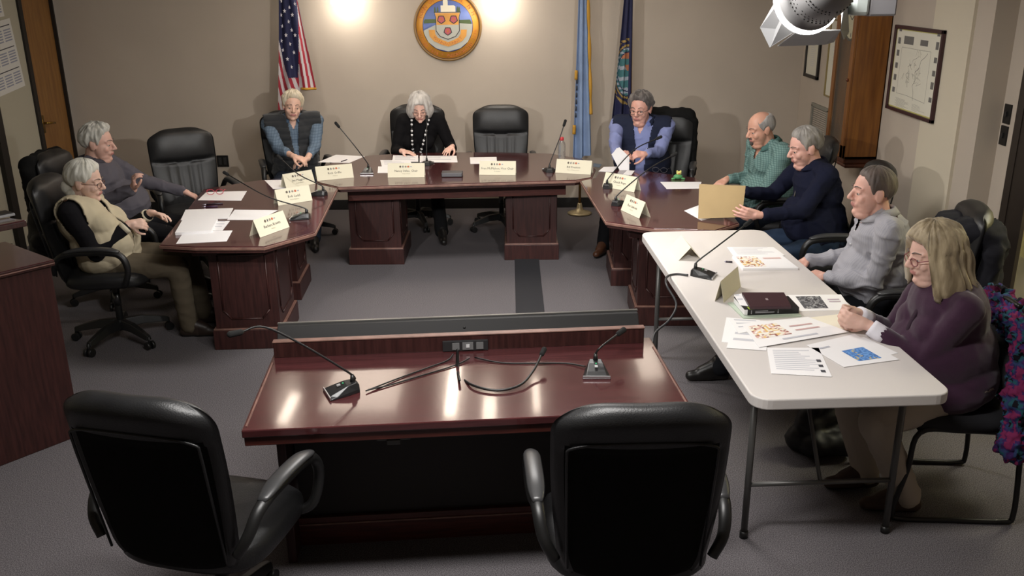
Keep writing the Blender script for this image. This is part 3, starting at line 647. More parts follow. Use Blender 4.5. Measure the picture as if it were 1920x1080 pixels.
# ================================================================ CHAIRS
CHAIR_GROUP = None
def back_surface():
    """padded back: front and rear skins as one closed mesh, local z up from the seat, y forward"""
    b = MB().use(leather()); nu, nv = 40, 46; H_ = .645
    def hw(v):
        base = .225+.035*math.sin(min(1, v/.75)*PI/2)
        if v > .84: k = (v-.84)/.16; base *= 1-.30*k**3.2
        if v < .10: base *= .93+.07*(v/.10)
        return base
    F, B = [], []
    for j in range(nv+1):
        v = j/nv; fr, br = [], []
        for i in range(nu+1):
            u = -1+2*i/nu; ed = (1-abs(u)**4); e2 = (1-abs(u)**6); tv = min(1, (1-v)/.07, (v+.01)/.06)
            tv = max(0, tv)**.5
            x = u*hw(v); z = v*H_-.030*(abs(u)**4)*(1 if v > .5 else 0)*((v-.5)*2)
            crease = .62-.035*(1-u*u)
            d = (v-crease)
            pad = .030 if v > crease else .022
            if v > crease: pad += .030*math.sin(min(1, d/(1-crease))*PI)**.7
            else: pad += .006*math.sin(v*9)
            pad -= .024*math.exp(-(d/.018)**2)
            if v < crease: pad -= .010*(math.exp(-((abs(u)-.17)/.05)**2)+math.exp(-((abs(u)-.46)/.045)**2))*.6*math.sin(PI*v/crease)**.4*(1.0)
            y = (.012+pad*(1 if 1 else 0))*ed*tv + .05*(u*u)*.6
            yb = -.03*e2*tv - (.022*math.exp(-((1-v)/.16)**2) if v > .70 else 0)*ed + .05*(u*u)*.6 - .012*(1-v)*ed
            if v < .78 and abs(u) < .86: yb += .010
            fr.append(b.v((x, y, z))); br.append(b.v((x, yb, z)))
        F.append(fr); B.append(br)
    for j in range(nv):
        for i in range(nu):
            b.use(leather()); b._f([F[j][i], F[j][i+1], F[j+1][i+1], F[j+1][i]], True)
            inn = j/nv < .80 and 2 < i < nu-3
            b.use(fabric_k() if inn else leather()); b._f([B[j][i+1], B[j][i], B[j+1][i], B[j+1][i+1]], True)
    b.use(leather())
    for j in range(nv):
        b._f([F[j+1][0], B[j+1][0], B[j][0], F[j][0]], True); b._f([F[j][nu], B[j][nu], B[j+1][nu], F[j+1][nu]], True)
    for i in range(nu):
        b._f([F[0][i+1], F[0][i], B[0][i], B[0][i+1]], True); b._f([F[nv][i], F[nv][i+1], B[nv][i+1], B[nv][i]], True)
    return b
def make_chair():
    r = empty('office_chair')
    tilt = math.radians(9)
    bk = back_surface(); bk.x = M4.Identity(4)
    T = M4.Translation((0, -.24, .46)) @ M4.Rotation(tilt, 4, 'X')
    for v in bk.bm.verts: v.co = T @ v.co
    back = bk.build('backrest', r, smooth=True)
    b = MB().use(leather())                      # piping along the rear panel
    pts = []
    for k in range(41):
        a = PI*k/40; x = -.205*math.cos(a); x = math.copysign(min(.215, abs(x)*1.15), x); z = .43+.11*math.sin(a)**.45
        pts.append(T @ V((x, -.040+.03*(x/.25)**2, z)))
    pts = [T @ V((-.205, -.012, .05))] + pts + [T @ V((.205, -.012, .05))]
    b.tube(pts, .0045, 6); b.build('piping', back, smooth=True)
    b = MB().use(leather())                      # seat cushion
    nu = 36; rings = []
    for (z, k) in ((.425, .86), (.430, .96), (.445, 1.0), (.47, 1.0), (.495, .985), (.51, .93), (.518, .80), (.512, .55), (.508, .25), (.507, .02)):
        ring = []
        for i in range(nu):
            a = 2*PI*i/nu; ca, sa = math.cos(a), math.sin(a); e = 2/3.6
            x = .265*k*math.copysign(abs(ca)**e, ca); y = .255*k*math.copysign(abs(sa)**e, sa)+.01
            zz = z-(.022 if y > .2*k and z > .46 else 0)*((y/.26)**2)
            ring.append(V((x, y, zz)))
        rings.append(ring)
    b.loft(rings); b.build('seat', r, smooth=True)
    for s in (-1, 1):
        b = MB().use(plastic()); P = catmull([(s*.20, .14, .435), (s*.285, .17, .47), (s*.305, .20, .58), (s*.30, .15, .665), (s*.295, -.02, .68), (s*.29, -.17, .665), (s*.275, -.235, .60), (s*.24, -.255, .535)], 6)
        b.tube(P, lambda t: .021-.006*abs(2*t-1), 12, flat=1.15, up=(1, 0, 0)); arm = b.build('armrest', r, smooth=True)
        b = MB().use(mat('arm_pad', '353536', .35)); b.tube(catmull([(s*.30, .165, .680), (s*.297, .08, .697), (s*.293, -.06, .699), (s*.29, -.165, .682)], 6), lambda t: .030*(1-abs(2*t-1)**4*.5), 12, flat=.45, up=(0, 0, 1)); b.build('arm_pad', arm, smooth=True)
    b = MB().use(plastic()); b.box((0, 0, .41), (.2, .26, .035)); b.cyl((0, 0, .14), (0, 0, .40), .022); b.build('tilt_mechanism', r, bevel=.006)
    b = MB().use(chrome()); b.cyl((0, 0, .24), (0, 0, .33), .0235); b.tube([(.02, .02, .41), (.2, .04, .40)], .006, 8); b.build('gas_column', r, smooth=True)
    b = MB().use(plastic()); b.cyl((0, 0, .075), (0, 0, .145), .040, .034)
    for k in range(5):
        a = 2*PI*k/5+.3; d = V((math.cos(a), math.sin(a), 0)); n_ = V((-d.y, d.x, 0)); rings = []
        for t, w_, z, h_ in ((.0, .030, .115, .03), (.4, .028, .115, .026), (.8, .024, .092, .020), (1, .020, .078, .016)):
            c = d*(.03+.27*t)+V((0, 0, z)); rings.append([c+n_*w_-V((0, 0, h_)), c+n_*w_*.6+V((0, 0, h_)), c-n_*w_*.6+V((0, 0, h_)), c-n_*w_-V((0, 0, h_))])
        b.loft(rings, smooth=False)
    b.build('star_base', r, bevel=.004)
    for k in range(5):
        a = 2*PI*k/5+.3; d = V((math.cos(a), math.sin(a), 0)); n_ = V((-d.y, d.x, 0)); c = d*.30+V((0, 0, .027)); b = MB().use(plastic())
        for s in (-1, 1): b.cyl(c+n_*s*.008, c+n_*s*.026, .026, n=18)
        b.cyl(c+V((0, 0, .0)), c+V((0, 0, .06)), .008, n=8); b.build('caster', r)
    return r
chair0 = make_chair(); first = [True]
def place_chair(x, y, facing, label, tiltx=0, turn=0):
    """facing: compass angle in degrees of the seat front, 0 = +X, 90 = +Y; turn rotates only the star base"""
    o = chair0 if first[0] else copy_tree(chair0); first[0] = False
    o.location = (x, y, 0); o.rotation_euler = (0, 0, math.radians(facing-90))
    if turn:
        for ch in o.children:
            if ch.name.startswith(('star_base', 'caster')): ch.rotation_euler = (0, 0, math.radians(turn))
    return tag(o, label, 'office chair', 'black leather office chairs')
place_chair(-1.03, 2.69, 76, 'black leather office chair pulled to the left end of the front desk, back towards us')
place_chair(.36, 2.61, 91, 'black leather office chair at the right end of the front desk, back towards us')
place_chair(-2.55, 5.52, 5, 'black office chair under the elderly woman in the cream vest', turn=32)
place_chair(-2.92, 6.35, 0, 'black office chair under the man in the grey pullover, jacket over its back')
place_chair(-2.50, 7.05, -58, 'empty black leather chair turned by the side table, second in from the oak door')
place_chair(-1.92, 8.05, -70, 'black office chair under the man in the puffer vest')
place_chair(-.88, 8.36, -90, 'black office chair under the woman in the black cardigan', turn=20)
place_chair(-.09, 8.22, -90, 'empty high backed black chair tucked in at the wide table beside the woman in black', turn=14)
place_chair(1.27, 7.72, -106, 'black office chair under the man in the navy vest, dark jacket over its back')
place_chair(2.0, 6.62, 172, 'black office chair under the man in the green checked shirt')
place_chair(2.02, 5.66, 176, 'black office chair under the man in the navy zip pullover')
place_chair(2.08, 4.60, 168, 'black office chair under the man in the light grey shirt, jacket bunched behind it')
# ---- sled base guest chairs
def guest_chair(x, y, facing, label):
    r = empty('guest_chair', (x, y, 0), math.radians(facing-90), label, 'guest chair')
    tm = mat('dark_tube_metal', '2c2b2a', .35, metal=.6); b = MB().use(tm)
    for s in (-1, 1):
        b.tube(catmull([(s*.02, -.27, .885), (s*.16, -.265, .875), (s*.225, -.255, .80), (s*.24, -.235, .50), (s*.25, -.245, .30), (s*.25, -.26, .05), (s*.25, -.22, .013), (s*.25, 0, .013), (s*.25, .20, .013), (s*.25, .24, .05), (s*.245, .20, .25), (s*.24, .17, .42), (s*.235, .0, .43), (s*.23, -.22, .42)], 5), .0115, 10)
    b.cyl((-.24, .16, .42), (.24, .16, .42), .010, n=8); b.cyl((-.24, -.2, .42), (.24, -.2, .42), .010, n=8); b.build('frame', r, smooth=True)
    sf = mat('dark_seat_fabric', '1c1c20', .9, bump=.3, bscale=400)
    b = MB().use(sf); rings = []
    for z, k in ((.425, .92), (.435, 1), (.465, 1), (.482, .9), (.486, .5), (.486, .02)):
        rings.append([V((.25*k*math.copysign(abs(math.cos(a))**.5, math.cos(a)), .24*k*math.copysign(abs(math.sin(a))**.5, math.sin(a)), z)) for a in [2*PI*i/32 for i in range(32)]])
    b.loft(rings); b.build('seat', r, smooth=True)
    b = MB().use(sf); rings = []
    for y_, k in ((-.265, .9), (-.26, 1), (-.23, 1), (-.215, .94), (-.212, .5), (-.212, .02)):
        rings.append([V((.245*k*math.copysign(abs(math.cos(a))**.5, math.cos(a)), y_-.03*math.sin(a)*1, .70+.165*k*math.copysign(abs(math.sin(a))**.55, math.sin(a)))) for a in [2*PI*i/32 for i in range(32)]])
    b.loft(rings); b.build('backrest', r, smooth=True)
    return r
guest_chair(1.87, 3.58, 176, 'dark sled base guest chair under the woman in the purple cardigan')
# ================================================================ THINGS ON THE TABLES
def nameplate(bl, br, z, label, name, sub='', flip=False, hgt=.105, depth=.085):
    """tent card: bl, br are the ends of its lower front edge as the room sees it"""
    a, c = az(bl[0], bl[1], z), az(br[0], br[1], z); X = (c-a); wd = min(.29, max(.25, X.length)); X.normalize(); Y = V((-X.y, X.x, 0)); o = (a+c)/2
    r = empty('name_card', (o.x, o.y, z), math.atan2(X.y, X.x), label, 'name card', 'tent name cards')
    hw = wd/2; ap = V((0, depth/2, hgt)); t = .0012
    b = MB().use(cream())
    b.loft([[V((-hw, 0, t)), V((-hw, t, 0)), V((-hw, ap.y, ap.z-t*2)), V((-hw, depth-t, 0)), V((-hw, depth, t)), V((-hw, ap.y, ap.z))], [V((hw, 0, t)), V((hw, t, 0)), V((hw, ap.y, ap.z-t*2)), V((hw, depth-t, 0)), V((hw, depth, t)), V((hw, ap.y, ap.z))]], smooth=False)
    b.build('folded_card', r)
    if name:
        T = frame_T((0, -.0008, .0), (1, 0, 0), ap) @ M4.Translation((0, 0, .0012)); L = ap.length
        b = MB(); b.x = T; cols = ['5d5348', '4d4f55', '8d8577', 'b4654a', '8d94a5']
        for k, cc in enumerate(cols):
            b.use(mat('logo_'+cc, cc, .8)); x = (k-2)*.021-.004; rr = (.009, .005, .009, .010, .008)[k]; hh = (.009, .009, .008, .008, .004)[k]
            b.quad([(x+rr*math.cos(q)*.9, L*.76+hh*math.sin(q), .0002) for q in [2*PI*i/10 for i in range(10)]])
        b.use(mat('card_lettering', '55514c', .8)); text_into(b, name, .024, M4.Translation((0, L*.40, .0002)))
        b.use(mat('card_small_lettering', '8f8874', .8)); text_into(b, sub, .010, M4.Translation((0, L*.24, .0002)))
        b.build('printing', r, smooth=False)
    return r
nameplate((488, 446), (543, 426), TZ, 'cream name card nearest the corner in front of the elderly woman in the cream vest', 'Barbara Kravitz', 'Hampton')
nameplate((522, 386), (586, 376), TZ, 'cream name card on the left side table, middle of its three', 'Bob Ladd', 'North Hampton')
nameplate((545, 353), (584, 346), TZ, 'cream name card on the left side table closest to the man in the puffer vest', 'Jim Maggiore', 'North Hampton')
nameplate((595, 339.6), (663.6, 333), TZ, 'cream name card at the table joint, nearest the man in the puffer vest', 'Rick Griffin', 'Hampton')
nameplate((727, 333), (796, 332.5), TZ, 'cream name card in front of the woman in the black cardigan', 'Nancy Stiles, Chair', 'Hampton Beach')
nameplate((898, 328), (967, 328.6), TZ, 'cream name card in front of the empty high backed chair', 'Fran McMahon, Vice Chair', 'Rockingham')
nameplate((1041, 324), (1107.5, 328), TZ, 'cream name card beside the red capped bottle at the end of the wide table', 'Bill Preston', 'Dept. of Transportation')
nameplate((1128, 350), (1190, 361), TZ, 'cream name card on the right side table before the man in the navy vest', 'Chuck Rage', 'Hampton')
nameplate((1164, 394), (1198, 410), TZ, 'cream name card turned at the cut corner of the right side table', 'Ron Sanborn', 'Seabrook')
ca, cb = az(1270, 491, TZ), az(1322, 497, TZ)
r1 = nameplate((1270, 491), (1322, 497), TZ, 'blank backed cream tent card beside the microphone on the white table', '', '', hgt=.075, depth=.13)
r1.rotation_euler.z = math.radians(92); r1.location = (ca.x+.135, ca.y+.15, TZ)
nameplate((1357, 568), (1389, 538), TZ, 'cream tent card standing in front of the stacked books on the white table', '', '', depth=.045)
def mic(base, yaw, head, label, knee=None, z=TZ, bend=.7):
    """gooseneck conference microphone; yaw = direction of the talk button edge"""
    r = empty('microphone', (base.x, base.y, z), math.radians(yaw), label, 'microphone', 'gooseneck conference microphones')
    Ri = r.rotation_euler.to_matrix().inverted()
    b = MB().use(mat('mic_base', '232324', .35)); rings = []
    for t, w_, h_ in ((0, .026, .030), (.12, .032, .040), (.4, .042, .036), (.8, .052, .022), (.97, .056, .015), (1, .056, .012)):
        x = -.05+.12*t; rings.append([V((x, -w_, 0)), V((x, w_, 0)), V((x, w_*.98, h_*.35)), V((x, w_*.7, h_)), V((x, -w_*.7, h_)), V((x, -w_*.98, h_*.35))])
    b.loft(rings, smooth=False); base_o = b.build('base', r, bevel=.003)
    b = MB().use(mat('mic_silver_edge', 'c9c9cc', .25, metal=.8)); b.box((.071, 0, .008), (.006, .108, .012)); b.build('silver_edge', base_o, bevel=.002)
    b = MB().use(mat('mic_button', '9a9a9a', .4)); b.box((.025, 0, .034), (.014, .012, .004), M4.Rotation(.2, 3, 'Y')); b.use(mat('mic_led', '2f9a63', .4, emit=.6)); b.box((.008, 0, .039), (.005, .005, .003)); b.build('talk_button', base_o)
    h = Ri @ (head - V((base.x, base.y, z)))
    p0 = V((-.03, 0, .035)); L = (h-p0).length
    kn = Ri @ (knee-V((base.x, base.y, z))) if knee else p0.lerp(h, bend)+V((0, 0, .05*L))
    P = catmull([p0, p0+V((0, 0, .03))+(kn-p0)*.05, kn, h], 8)
    b = MB().use(plastic()); b.cyl(p0-V((0, 0, .005)), p0+V((0, 0, .03)), .011, .007); b.tube(P, .0042, 8); neck = b.build('gooseneck', r, smooth=True)
    d = (P[-1]-P[-2]).normalized(); b = MB().use(mat('mic_foam', '101010', .9, bump=.4, bscale=600)); b.cap(P[-1]-d*.01, P[-1]+d*.028, .011, .012); b.build('windscreen', neck, smooth=True)
    return r
def mk(px, py): return az(px, py, TZ)
B = mk(690, 324); mic(B, -90, ay(634, 236, B.y+.02), 'gooseneck microphone between the man in the puffer vest and the woman in black', ay(662, 270, B.y))
B = mk(801, 309); mic(B, 90, ay(800, 224, B.y+.12), 'upright gooseneck microphone straight before the woman in black', ay(800, 262, B.y+.01))
B = mk(1030, 322); mic(B, 90, ay(1058, 233, B.y+.05), 'gooseneck microphone beside the bottle at the right of the wide table', ay(1049, 260, B.y+.02))
B = mk(567, 410); mic(B, 180, az(425, 326, .98), 'gooseneck microphone leaning over the left side table towards the empty turned chair', ay(500, 368, B.y+.02))
B = mk(600, 366); mic(B, 160, ay(526, 297, B.y+.1), 'gooseneck microphone on the left side table in front of the puffer vest man', ay(560, 327, B.y+.03))
B = mk(1158, 384); mic(B, 60, ay(1262, 291, B.y+.2), 'gooseneck microphone nearest the cut corner of the right side table', ay(1215, 318, B.y+.1))
B = mk(1140, 352); mic(B, 70, ay(1234, 259, B.y+.25), 'gooseneck microphone hidden behind the name card, before the navy vest man', ay(1188, 282, B.y+.12))
B = mk(1314, 517); mic(B, -25, ay(1400, 420, B.y+.15), 'gooseneck microphone standing on the white folding table', ay(1342, 464, B.y+.05))
B = mk(648, 735); mic(B, 205, ay(446, 624, B.y-.12), 'gooseneck microphone with silver edge near the left end of the glossy desk', ay(508, 617, B.y-.05), bend=.8)
B = mk(1117, 697); mic(B, -92, ay(1162, 624, B.y+.13), 'gooseneck microphone with silver edge near the right end of the glossy desk', ay(1130, 648, B.y+.04))
# loose gooseneck and cables on the front desk
def tubeo(name, P, rad, m, label, cat, parent=None):
    b = MB().use(m); b.tube(P, rad, 8); o = b.build(name, parent, smooth=True); return tag(o, label, cat)
cab = mat('cable_black', '141414', .5)
P = catmull([mk(862, 722)+V((0, 0, .02)), ay(857, 690, 3.35), ay(858, 655, 3.37), ay(861, 690, 3.33)+V((0, 0, -.02)), az(882, 720, .75), az(930, 732, .75), az(975, 722, .755), az(1000, 695, .77), az(1016, 664, .80)], 7)
r = empty('spare_gooseneck', P[0], label='bent spare gooseneck lying in a loop in the middle of the glossy desk', cat='microphone')
b = MB().use(plastic()); b.tube([p-P[0] for p in P], .005, 8); b.build('gooseneck', r, smooth=True)
b = MB().use(mat('mic_foam', '101010', .9)); b.cap(P[-1]-P[0], P[-1]-P[0]+(P[-1]-P[-3]).normalized()*.03, .010, .011); b.build('windscreen', r, smooth=True)
tubeo('cable', catmull([az(686, 733, .748), az(740, 712, .744), az(800, 690, .744), az(838, 676, .746), az(850, 664, .757)], 6), .003, cab, 'thin cable running from the left silver edged microphone to the power strip', 'cable')
tubeo('cable', catmull([az(690, 731, .748), az(730, 722, .744), az(790, 704, .744), az(850, 686, .744), az(880, 672, .75)], 6), .003, cab, 'second thin cable from the left silver edged microphone, passing under the loop', 'cable')
tubeo('cable', catmull([az(1098, 687, .748), az(1060, 681, .744), az(1000, 681, .744), az(940, 680, .744), az(890, 670, .748)], 6), .003, cab, 'thin cable from the right silver edged microphone to the power strip', 'cable')
tubeo('cable', catmull([az(1290, 516, .748), az(1268, 514, .745), az(1251, 519, .745), ay(1250, 535, 4.33), ay(1268, 570, 4.25), ay(1255, 600, 4.15), ay(1228, 625, 4.1), ay(1222, 660, 4.05), az(1216, 700, .01)], 6), .006, mat('cable_grey', '2c2c2e', .5), 'grey cable hanging from the white table beside the desk', 'cable')
def sheet(name, label, pts, z, m=None, thick=.0015, lines=0, pics=(), cat='paper', group=None, tilt=None, tabs=()):
    """flat sheet, booklet or book: four corners seen in the photo, lying at height z: near-left, near-right, far-right, far-left"""
    W = [az(x, y, z+thick) for x, y in pts]; c = sum(W, V((0, 0, 0)))/4; c.z = z
    r = empty(name, c, label=label, cat=cat, group=group)
    Q = [V((p.x-c.x, p.y-c.y, 0)) for p in W]
    b = MB().use(m or paper_m()); b.prism([(p.x, p.y) for p in Q], 0, thick); body = b.build('sheet' if thick < .004 else 'pages', r, bevel=.0008 if thick > .004 else 0)
    def uv(u, v, h=.0004): return (Q[0]*(1-u)+Q[1]*u)*(1-v)+(Q[3]*(1-u)+Q[2]*u)*v+V((0, 0, thick+h))
    if lines:
        b = MB().use(ink()); rnd = random.Random(len(label))
        for k in range(lines):
            v = .88-.78*k/max(1, lines); u1 = rnd.uniform(.55, .9)
            b.quad([uv(.1, v), uv(u1, v), uv(u1, v+.28/lines), uv(.1, v+.28/lines)])
        b.build('printing', r, smooth=False)
    for (u0, v0, u1, v1, cols) in pics:
        b = MB(); nn = 15; rnd = random.Random(int(u0*100)+len(label))
        for i in range(nn):
            for j in range(nn):
                cc = cols[int(abs(noise.noise(V((i*.16, j*.16, u0*10+len(label)))))*2.2*len(cols)) % len(cols)]
                b.use(mat('picture_'+cc, cc, .6)); a, d = u0+(u1-u0)*i/nn, v0+(v1-v0)*j/nn; a2, d2 = u0+(u1-u0)*(i+1)/nn, v0+(v1-v0)*(j+1)/nn
                b.quad([uv(a, d, .0006), uv(a2, d, .0006), uv(a2, d2, .0006), uv(a, d2, .0006)])
        b.build('picture', r, smooth=False)
    for (u0, v0, u1, v1, cc) in tabs:
        b = MB().use(mat('tab_'+cc, cc, .6)); b.quad([uv(u0, v0, .0012), uv(u1, v0, .0012), uv(u1, v1, .0012), uv(u0, v1, .0012)]); b.build('tab', r)
    return r
S = sheet
S('paper', 'white sheet under the red glasses near the empty turned chair', [(371, 375), (452, 376), (463, 358), (387, 360)], TZ)
S('paper', 'white sheet lying beside the middle name card of the left side table', [(426, 412), (486, 412), (521, 394), (440, 393)], TZ)
S('paper', 'top white sheets fanned at the edge in front of the man in the grey pullover', [(339, 412), (428, 409), (437, 390), (348, 393)], TZ, thick=.004)
S('open_document', 'thick stack of white pages lying open before the elderly woman', [(328, 436), (396, 432), (408, 409), (342, 412)], TZ, thick=.018, cat='document')
S('paper', 'small white sheet sticking out right of the thick stack of pages', [(398, 432), (417, 432), (431, 414), (404, 414)], TZ, lines=3)
S('paper', 'white sheet with small marks nearest the camera on the left side table', [(330, 457), (425, 452), (436, 432), (345, 434)], TZ)
S('paper', 'white sheet on the left side table before the puffer vest man', [(512, 354), (541, 353), (541, 337), (496, 338)], TZ)
S('paper', 'white sheet turned on the wide table beside the puffer vest man', [(596, 304), (655, 305), (684, 293), (630, 290)], TZ)
S('paper', 'white sheet peeking out left of the chair name card', [(708, 324), (732, 324), (734, 312), (709, 312)], TZ)
S('paper', 'white printed sheet behind the chair name card', [(716, 312), (775, 312), (768, 300), (713, 300)], TZ+.001, lines=4)
S('paper', 'printed sheet on a dark folder under the hand of the woman in black', [(735, 303), (784, 303), (784, 291), (737, 291)], TZ+.002, lines=5)
S('paper', 'white sheet under the left hand of the woman in black, right of the upright microphone', [(787, 304), (858, 304), (856, 292), (787, 292)], TZ, lines=3)
S('folder', 'dark grey folder edge beneath the sheets of the woman in black', [(762, 308), (787, 308), (786, 296), (764, 296)], TZ, m=mat('dark_folder', '3c3d3f', .5), cat='folder')
S('paper', 'blank white sheet before the empty high backed chair', [(882, 307), (932, 306), (931, 294), (881, 295)], TZ)
S('paper', 'crumpled white slip under the hands of the man in the navy vest', [(1122, 321), (1150, 322), (1160, 312), (1132, 313)], TZ+.001)
S('paper', 'white slip beside the hands of the navy vest man, nearer the frog figure', [(1168, 327), (1184, 328), (1190, 320), (1176, 319)], TZ)
S('notepad', 'thin blue grey notepad behind the name card of the navy vest man', [(1112, 312), (1124, 314), (1128, 308), (1113, 306)], TZ, m=mat('bluegrey_pad', '52606e', .5), cat='notepad')
S('paper', 'white sheets on the right side table beside the frog figure', [(1250, 354), (1313, 353), (1315, 341), (1238, 341)], TZ)
S('paper', 'white paper corner poking out under the manila folder', [(1283, 395), (1315, 413), (1360, 404), (1312, 384)], TZ)
brown_pic = ('ece4d4', 'e3bd76', '9c6258', 'efe9e2', 'dcb3a8', 'ece4d4', 'f0ece6')
S('booklet', 'white printed sheet uppermost on the white table beside the grey shirt man', [(1376, 481), (1472, 479), (1450, 463), (1363, 463)], TZ+.002, lines=9, cat='booklet')
S('booklet', 'booklet with a brown and yellow cover picture near the grey shirt man', [(1393, 503), (1497, 502), (1466, 478), (1373, 480)], TZ, thick=.012, lines=0, pics=((.06, .12, .46, .92, brown_pic),), tabs=((.55, .70, .9, .80, 'd9b9b4'),), cat='booklet')
S('folder', 'thin pale green folder at the bottom of the book stack', [(1394, 596), (1503, 592), (1478, 566), (1364, 567)], TZ, thick=.006, m=mat('pale_green_cover', 'b7c4b2', .6), cat='folder')
r = S('book', 'thick black book with white page edges in the stack on the white table', [(1396, 581), (1497, 577), (1478, 556), (1376, 558)], TZ+.0065, thick=.026, m=paper_m(), cat='book', tabs=())
b = MB().use(mat('book_black', '19171a', .4)); Q = [az(x, y, TZ+.0325)-V((0, 0, 0)) for x, y in ((1396, 581), (1498, 577), (1478, 556), (1376, 558))]; Q = [V((p.x-r.location.x, p.y-r.location.y, 0)) for p in Q]
b.prism([(p.x, p.y) for p in Q], .026, .029); b.prism([(p.x, p.y) for p in Q], -.0005, .001)
d = (Q[1]-Q[0]).normalized(); nrm = V((d.y, -d.x, 0)); b.prism([tuple((Q[0]+d*.015+nrm*.003).xy), tuple((Q[1]+nrm*.003).xy), tuple(Q[1].xy), tuple((Q[0]+d*.015).xy)], -.0005, .029); b.build('cover', r)
b = MB().use(mat('sticky_green', 'b7d83a', .6)); q0 = Q[0]+nrm*.006+d*.02; b.prism([tuple(q0.xy), tuple((q0+d*.085).xy), tuple((q0+d*.085-nrm*.03).xy), tuple((q0-nrm*.03).xy)], .0295, .0305); b.build('sticky_note', r)
b = MB().use(mat('book_lettering', '8f8d92', .5))
T = frame_T(Q[0]+d*.03+nrm*.0036+V((0, 0, .005)), d, (0, 0, 1))
for x0, x1, y0, y1 in ((.0, .004, 0, .018), (.02, .11, .004, .009), (.125, .13, 0, .018), (.02, .08, .012, .015)): b.quad([T @ V(p) for p in ((x0, y0, 0), (x1, y0, 0), (x1, y1, 0), (x0, y1, 0))])
b.build('spine_lettering', r)
S('binder', 'dark maroon binder lying on top of the book stack', [(1406, 575), (1484, 574), (1470, 548), (1391, 548)], TZ+.0365, thick=.013, m=mat('maroon_cover', '3a2028', .4), cat='binder', tabs=((.47, .42, .53, .56, '8f7f80'),))
S('paper', 'white pages with pink print sticking out left of the maroon binder', [(1388, 572), (1404, 574), (1392, 550), (1376, 553)], TZ+.036, lines=2)
S('brochure', 'white brochure with a grey photograph beside the book stack', [(1500, 583), (1597, 581), (1577, 552), (1477, 553)], TZ, lines=0, pics=((.12, .12, .58, .9, ('55555a', '8a8a8c', '3c3c40', 'a9a9aa')),), tabs=((.68, .5, .9, .56, 'b9a9b4'), (.68, .64, .9, .7, 'b9a9b4')), cat='brochure')
S('notepad', 'cream notepad under the clasped hands of the woman in purple', [(1545, 628), (1620, 619), (1582, 588), (1494, 598)], TZ, m=mat('cream_page', 'e9e2cf', .7), thick=.004, cat='notepad')
S('paper', 'white sheet at the left edge of the spread of papers on the white table', [(1353, 641), (1420, 648), (1425, 600), (1362, 595)], TZ, lines=0)
S('paper', 'lower white sheets fanned out beneath the colour brochure', [(1362, 652), (1437, 657), (1440, 628), (1372, 622)], TZ+.0016, lines=2)
S('paper', 'white sheet crossing under the colour brochure near the book stack', [(1385, 625), (1448, 612), (1456, 603), (1366, 597)], TZ+.0032, lines=3)
S('brochure', 'brochure with brown and yellow picture in the middle of the spread', [(1423, 651), (1592, 622), (1515, 594), (1390, 607)], TZ+.0048, lines=0, pics=((.05, .30, .46, .86, brown_pic),), tabs=((.55, .4, .85, .46, 'c9a6a6'), (.55, .6, .85, .66, 'c9a6a6'), (.3, .12, .7, .18, 'c4c4cc')), cat='brochure')
S('paper', 'typed page with small dark boxes nearest the front of the white table', [(1446, 700), (1560, 706), (1535, 652), (1438, 652)], TZ+.0016, lines=11, tabs=((.85, .12, .93, .2, '4a4a50'), (.85, .3, .93, .38, '4a4a50'), (.85, .48, .93, .56, '4a4a50')))
S('paper', 'white sheet beneath the page with the blue photograph', [(1600, 680), (1684, 662), (1620, 632), (1560, 640)], TZ, lines=0)
S('paper', 'white page with a blue photograph before the woman in purple', [(1582, 688), (1686, 674), (1602, 626), (1512, 647)], TZ+.0016, lines=0, pics=((.36, .12, .78, .55, ('4f82c4', '6fa2dc', '3f6fb0', 'c9b77c', '5a94d6')),), tabs=((.1, .75, .3, .8, 'b9bac4'),))
# pens, glasses, bottle, frog, phone
def pen(a, c, z, m, label):
    A, C_ = az(a[0], a[1], z), az(c[0], c[1], z); r = empty('pen', A, label=label, cat='pen'); d = C_-A
    b = MB().use(m); b.cyl((0, 0, .005), d*.8+V((0, 0, .005)), .005, n=10); b.build('barrel', r, smooth=True); b = MB().use(mat('pen_tip', 'b9b5c6', .3, metal=.6)); b.cyl(d*.8+V((0, 0, .005)), d+V((0, 0, .005)), .0045, .0015, n=10); b.build('tip', r, smooth=True)
pen((418, 383), (379, 385), TZ, mat('pen_dark', '2d2430', .4), 'dark pen with pale tip on the left side table')
pen((408, 388), (380, 389), TZ, mat('pen_violet', '4a3550', .4), 'thinner violet pen lying just below the dark one')
pen((1373, 493), (1358, 492), TZ, mat('pen_dark', '2d2430', .4), 'short dark pen beside the booklet on the white table')
pen((640, 304), (652, 300), TZ, mat('pen_dark', '2d2430', .4), 'small pen on the wide table by the turned white sheet')
def glasses(name, c, rz, m, label, wd=.13):
    r = empty(name, c, rz, label, 'glasses'); b = MB().use(m)
    for s in (-1, 1):
        b.tube([(s*.032+.026*math.cos(a), 0, .022+.019*math.sin(a)) for a in [2*PI*k/16 for k in range(17)]], .0022, 6)
        b.tube([(s*.060, 0, .028), (s*.062, .06, .026), (s*.060, .12, .010)], .0020, 6)
    b.tube([(-.008, 0, .026), (.008, 0, .026)], .002, 6); b.build('frame', r, smooth=True)
    return r
q = az(404, 366, TZ); glasses('reading_glasses', (q.x, q.y, TZ+.003), .15, mat('red_frame', 'b8344a', .4), 'red framed reading glasses lying on a white sheet')
q = az(1237, 324, TZ); glasses('reading_glasses', (q.x, q.y, TZ+.001), -.3, mat('dark_frame', '30303a', .4), 'dark framed glasses on the right side table near the frog figure')
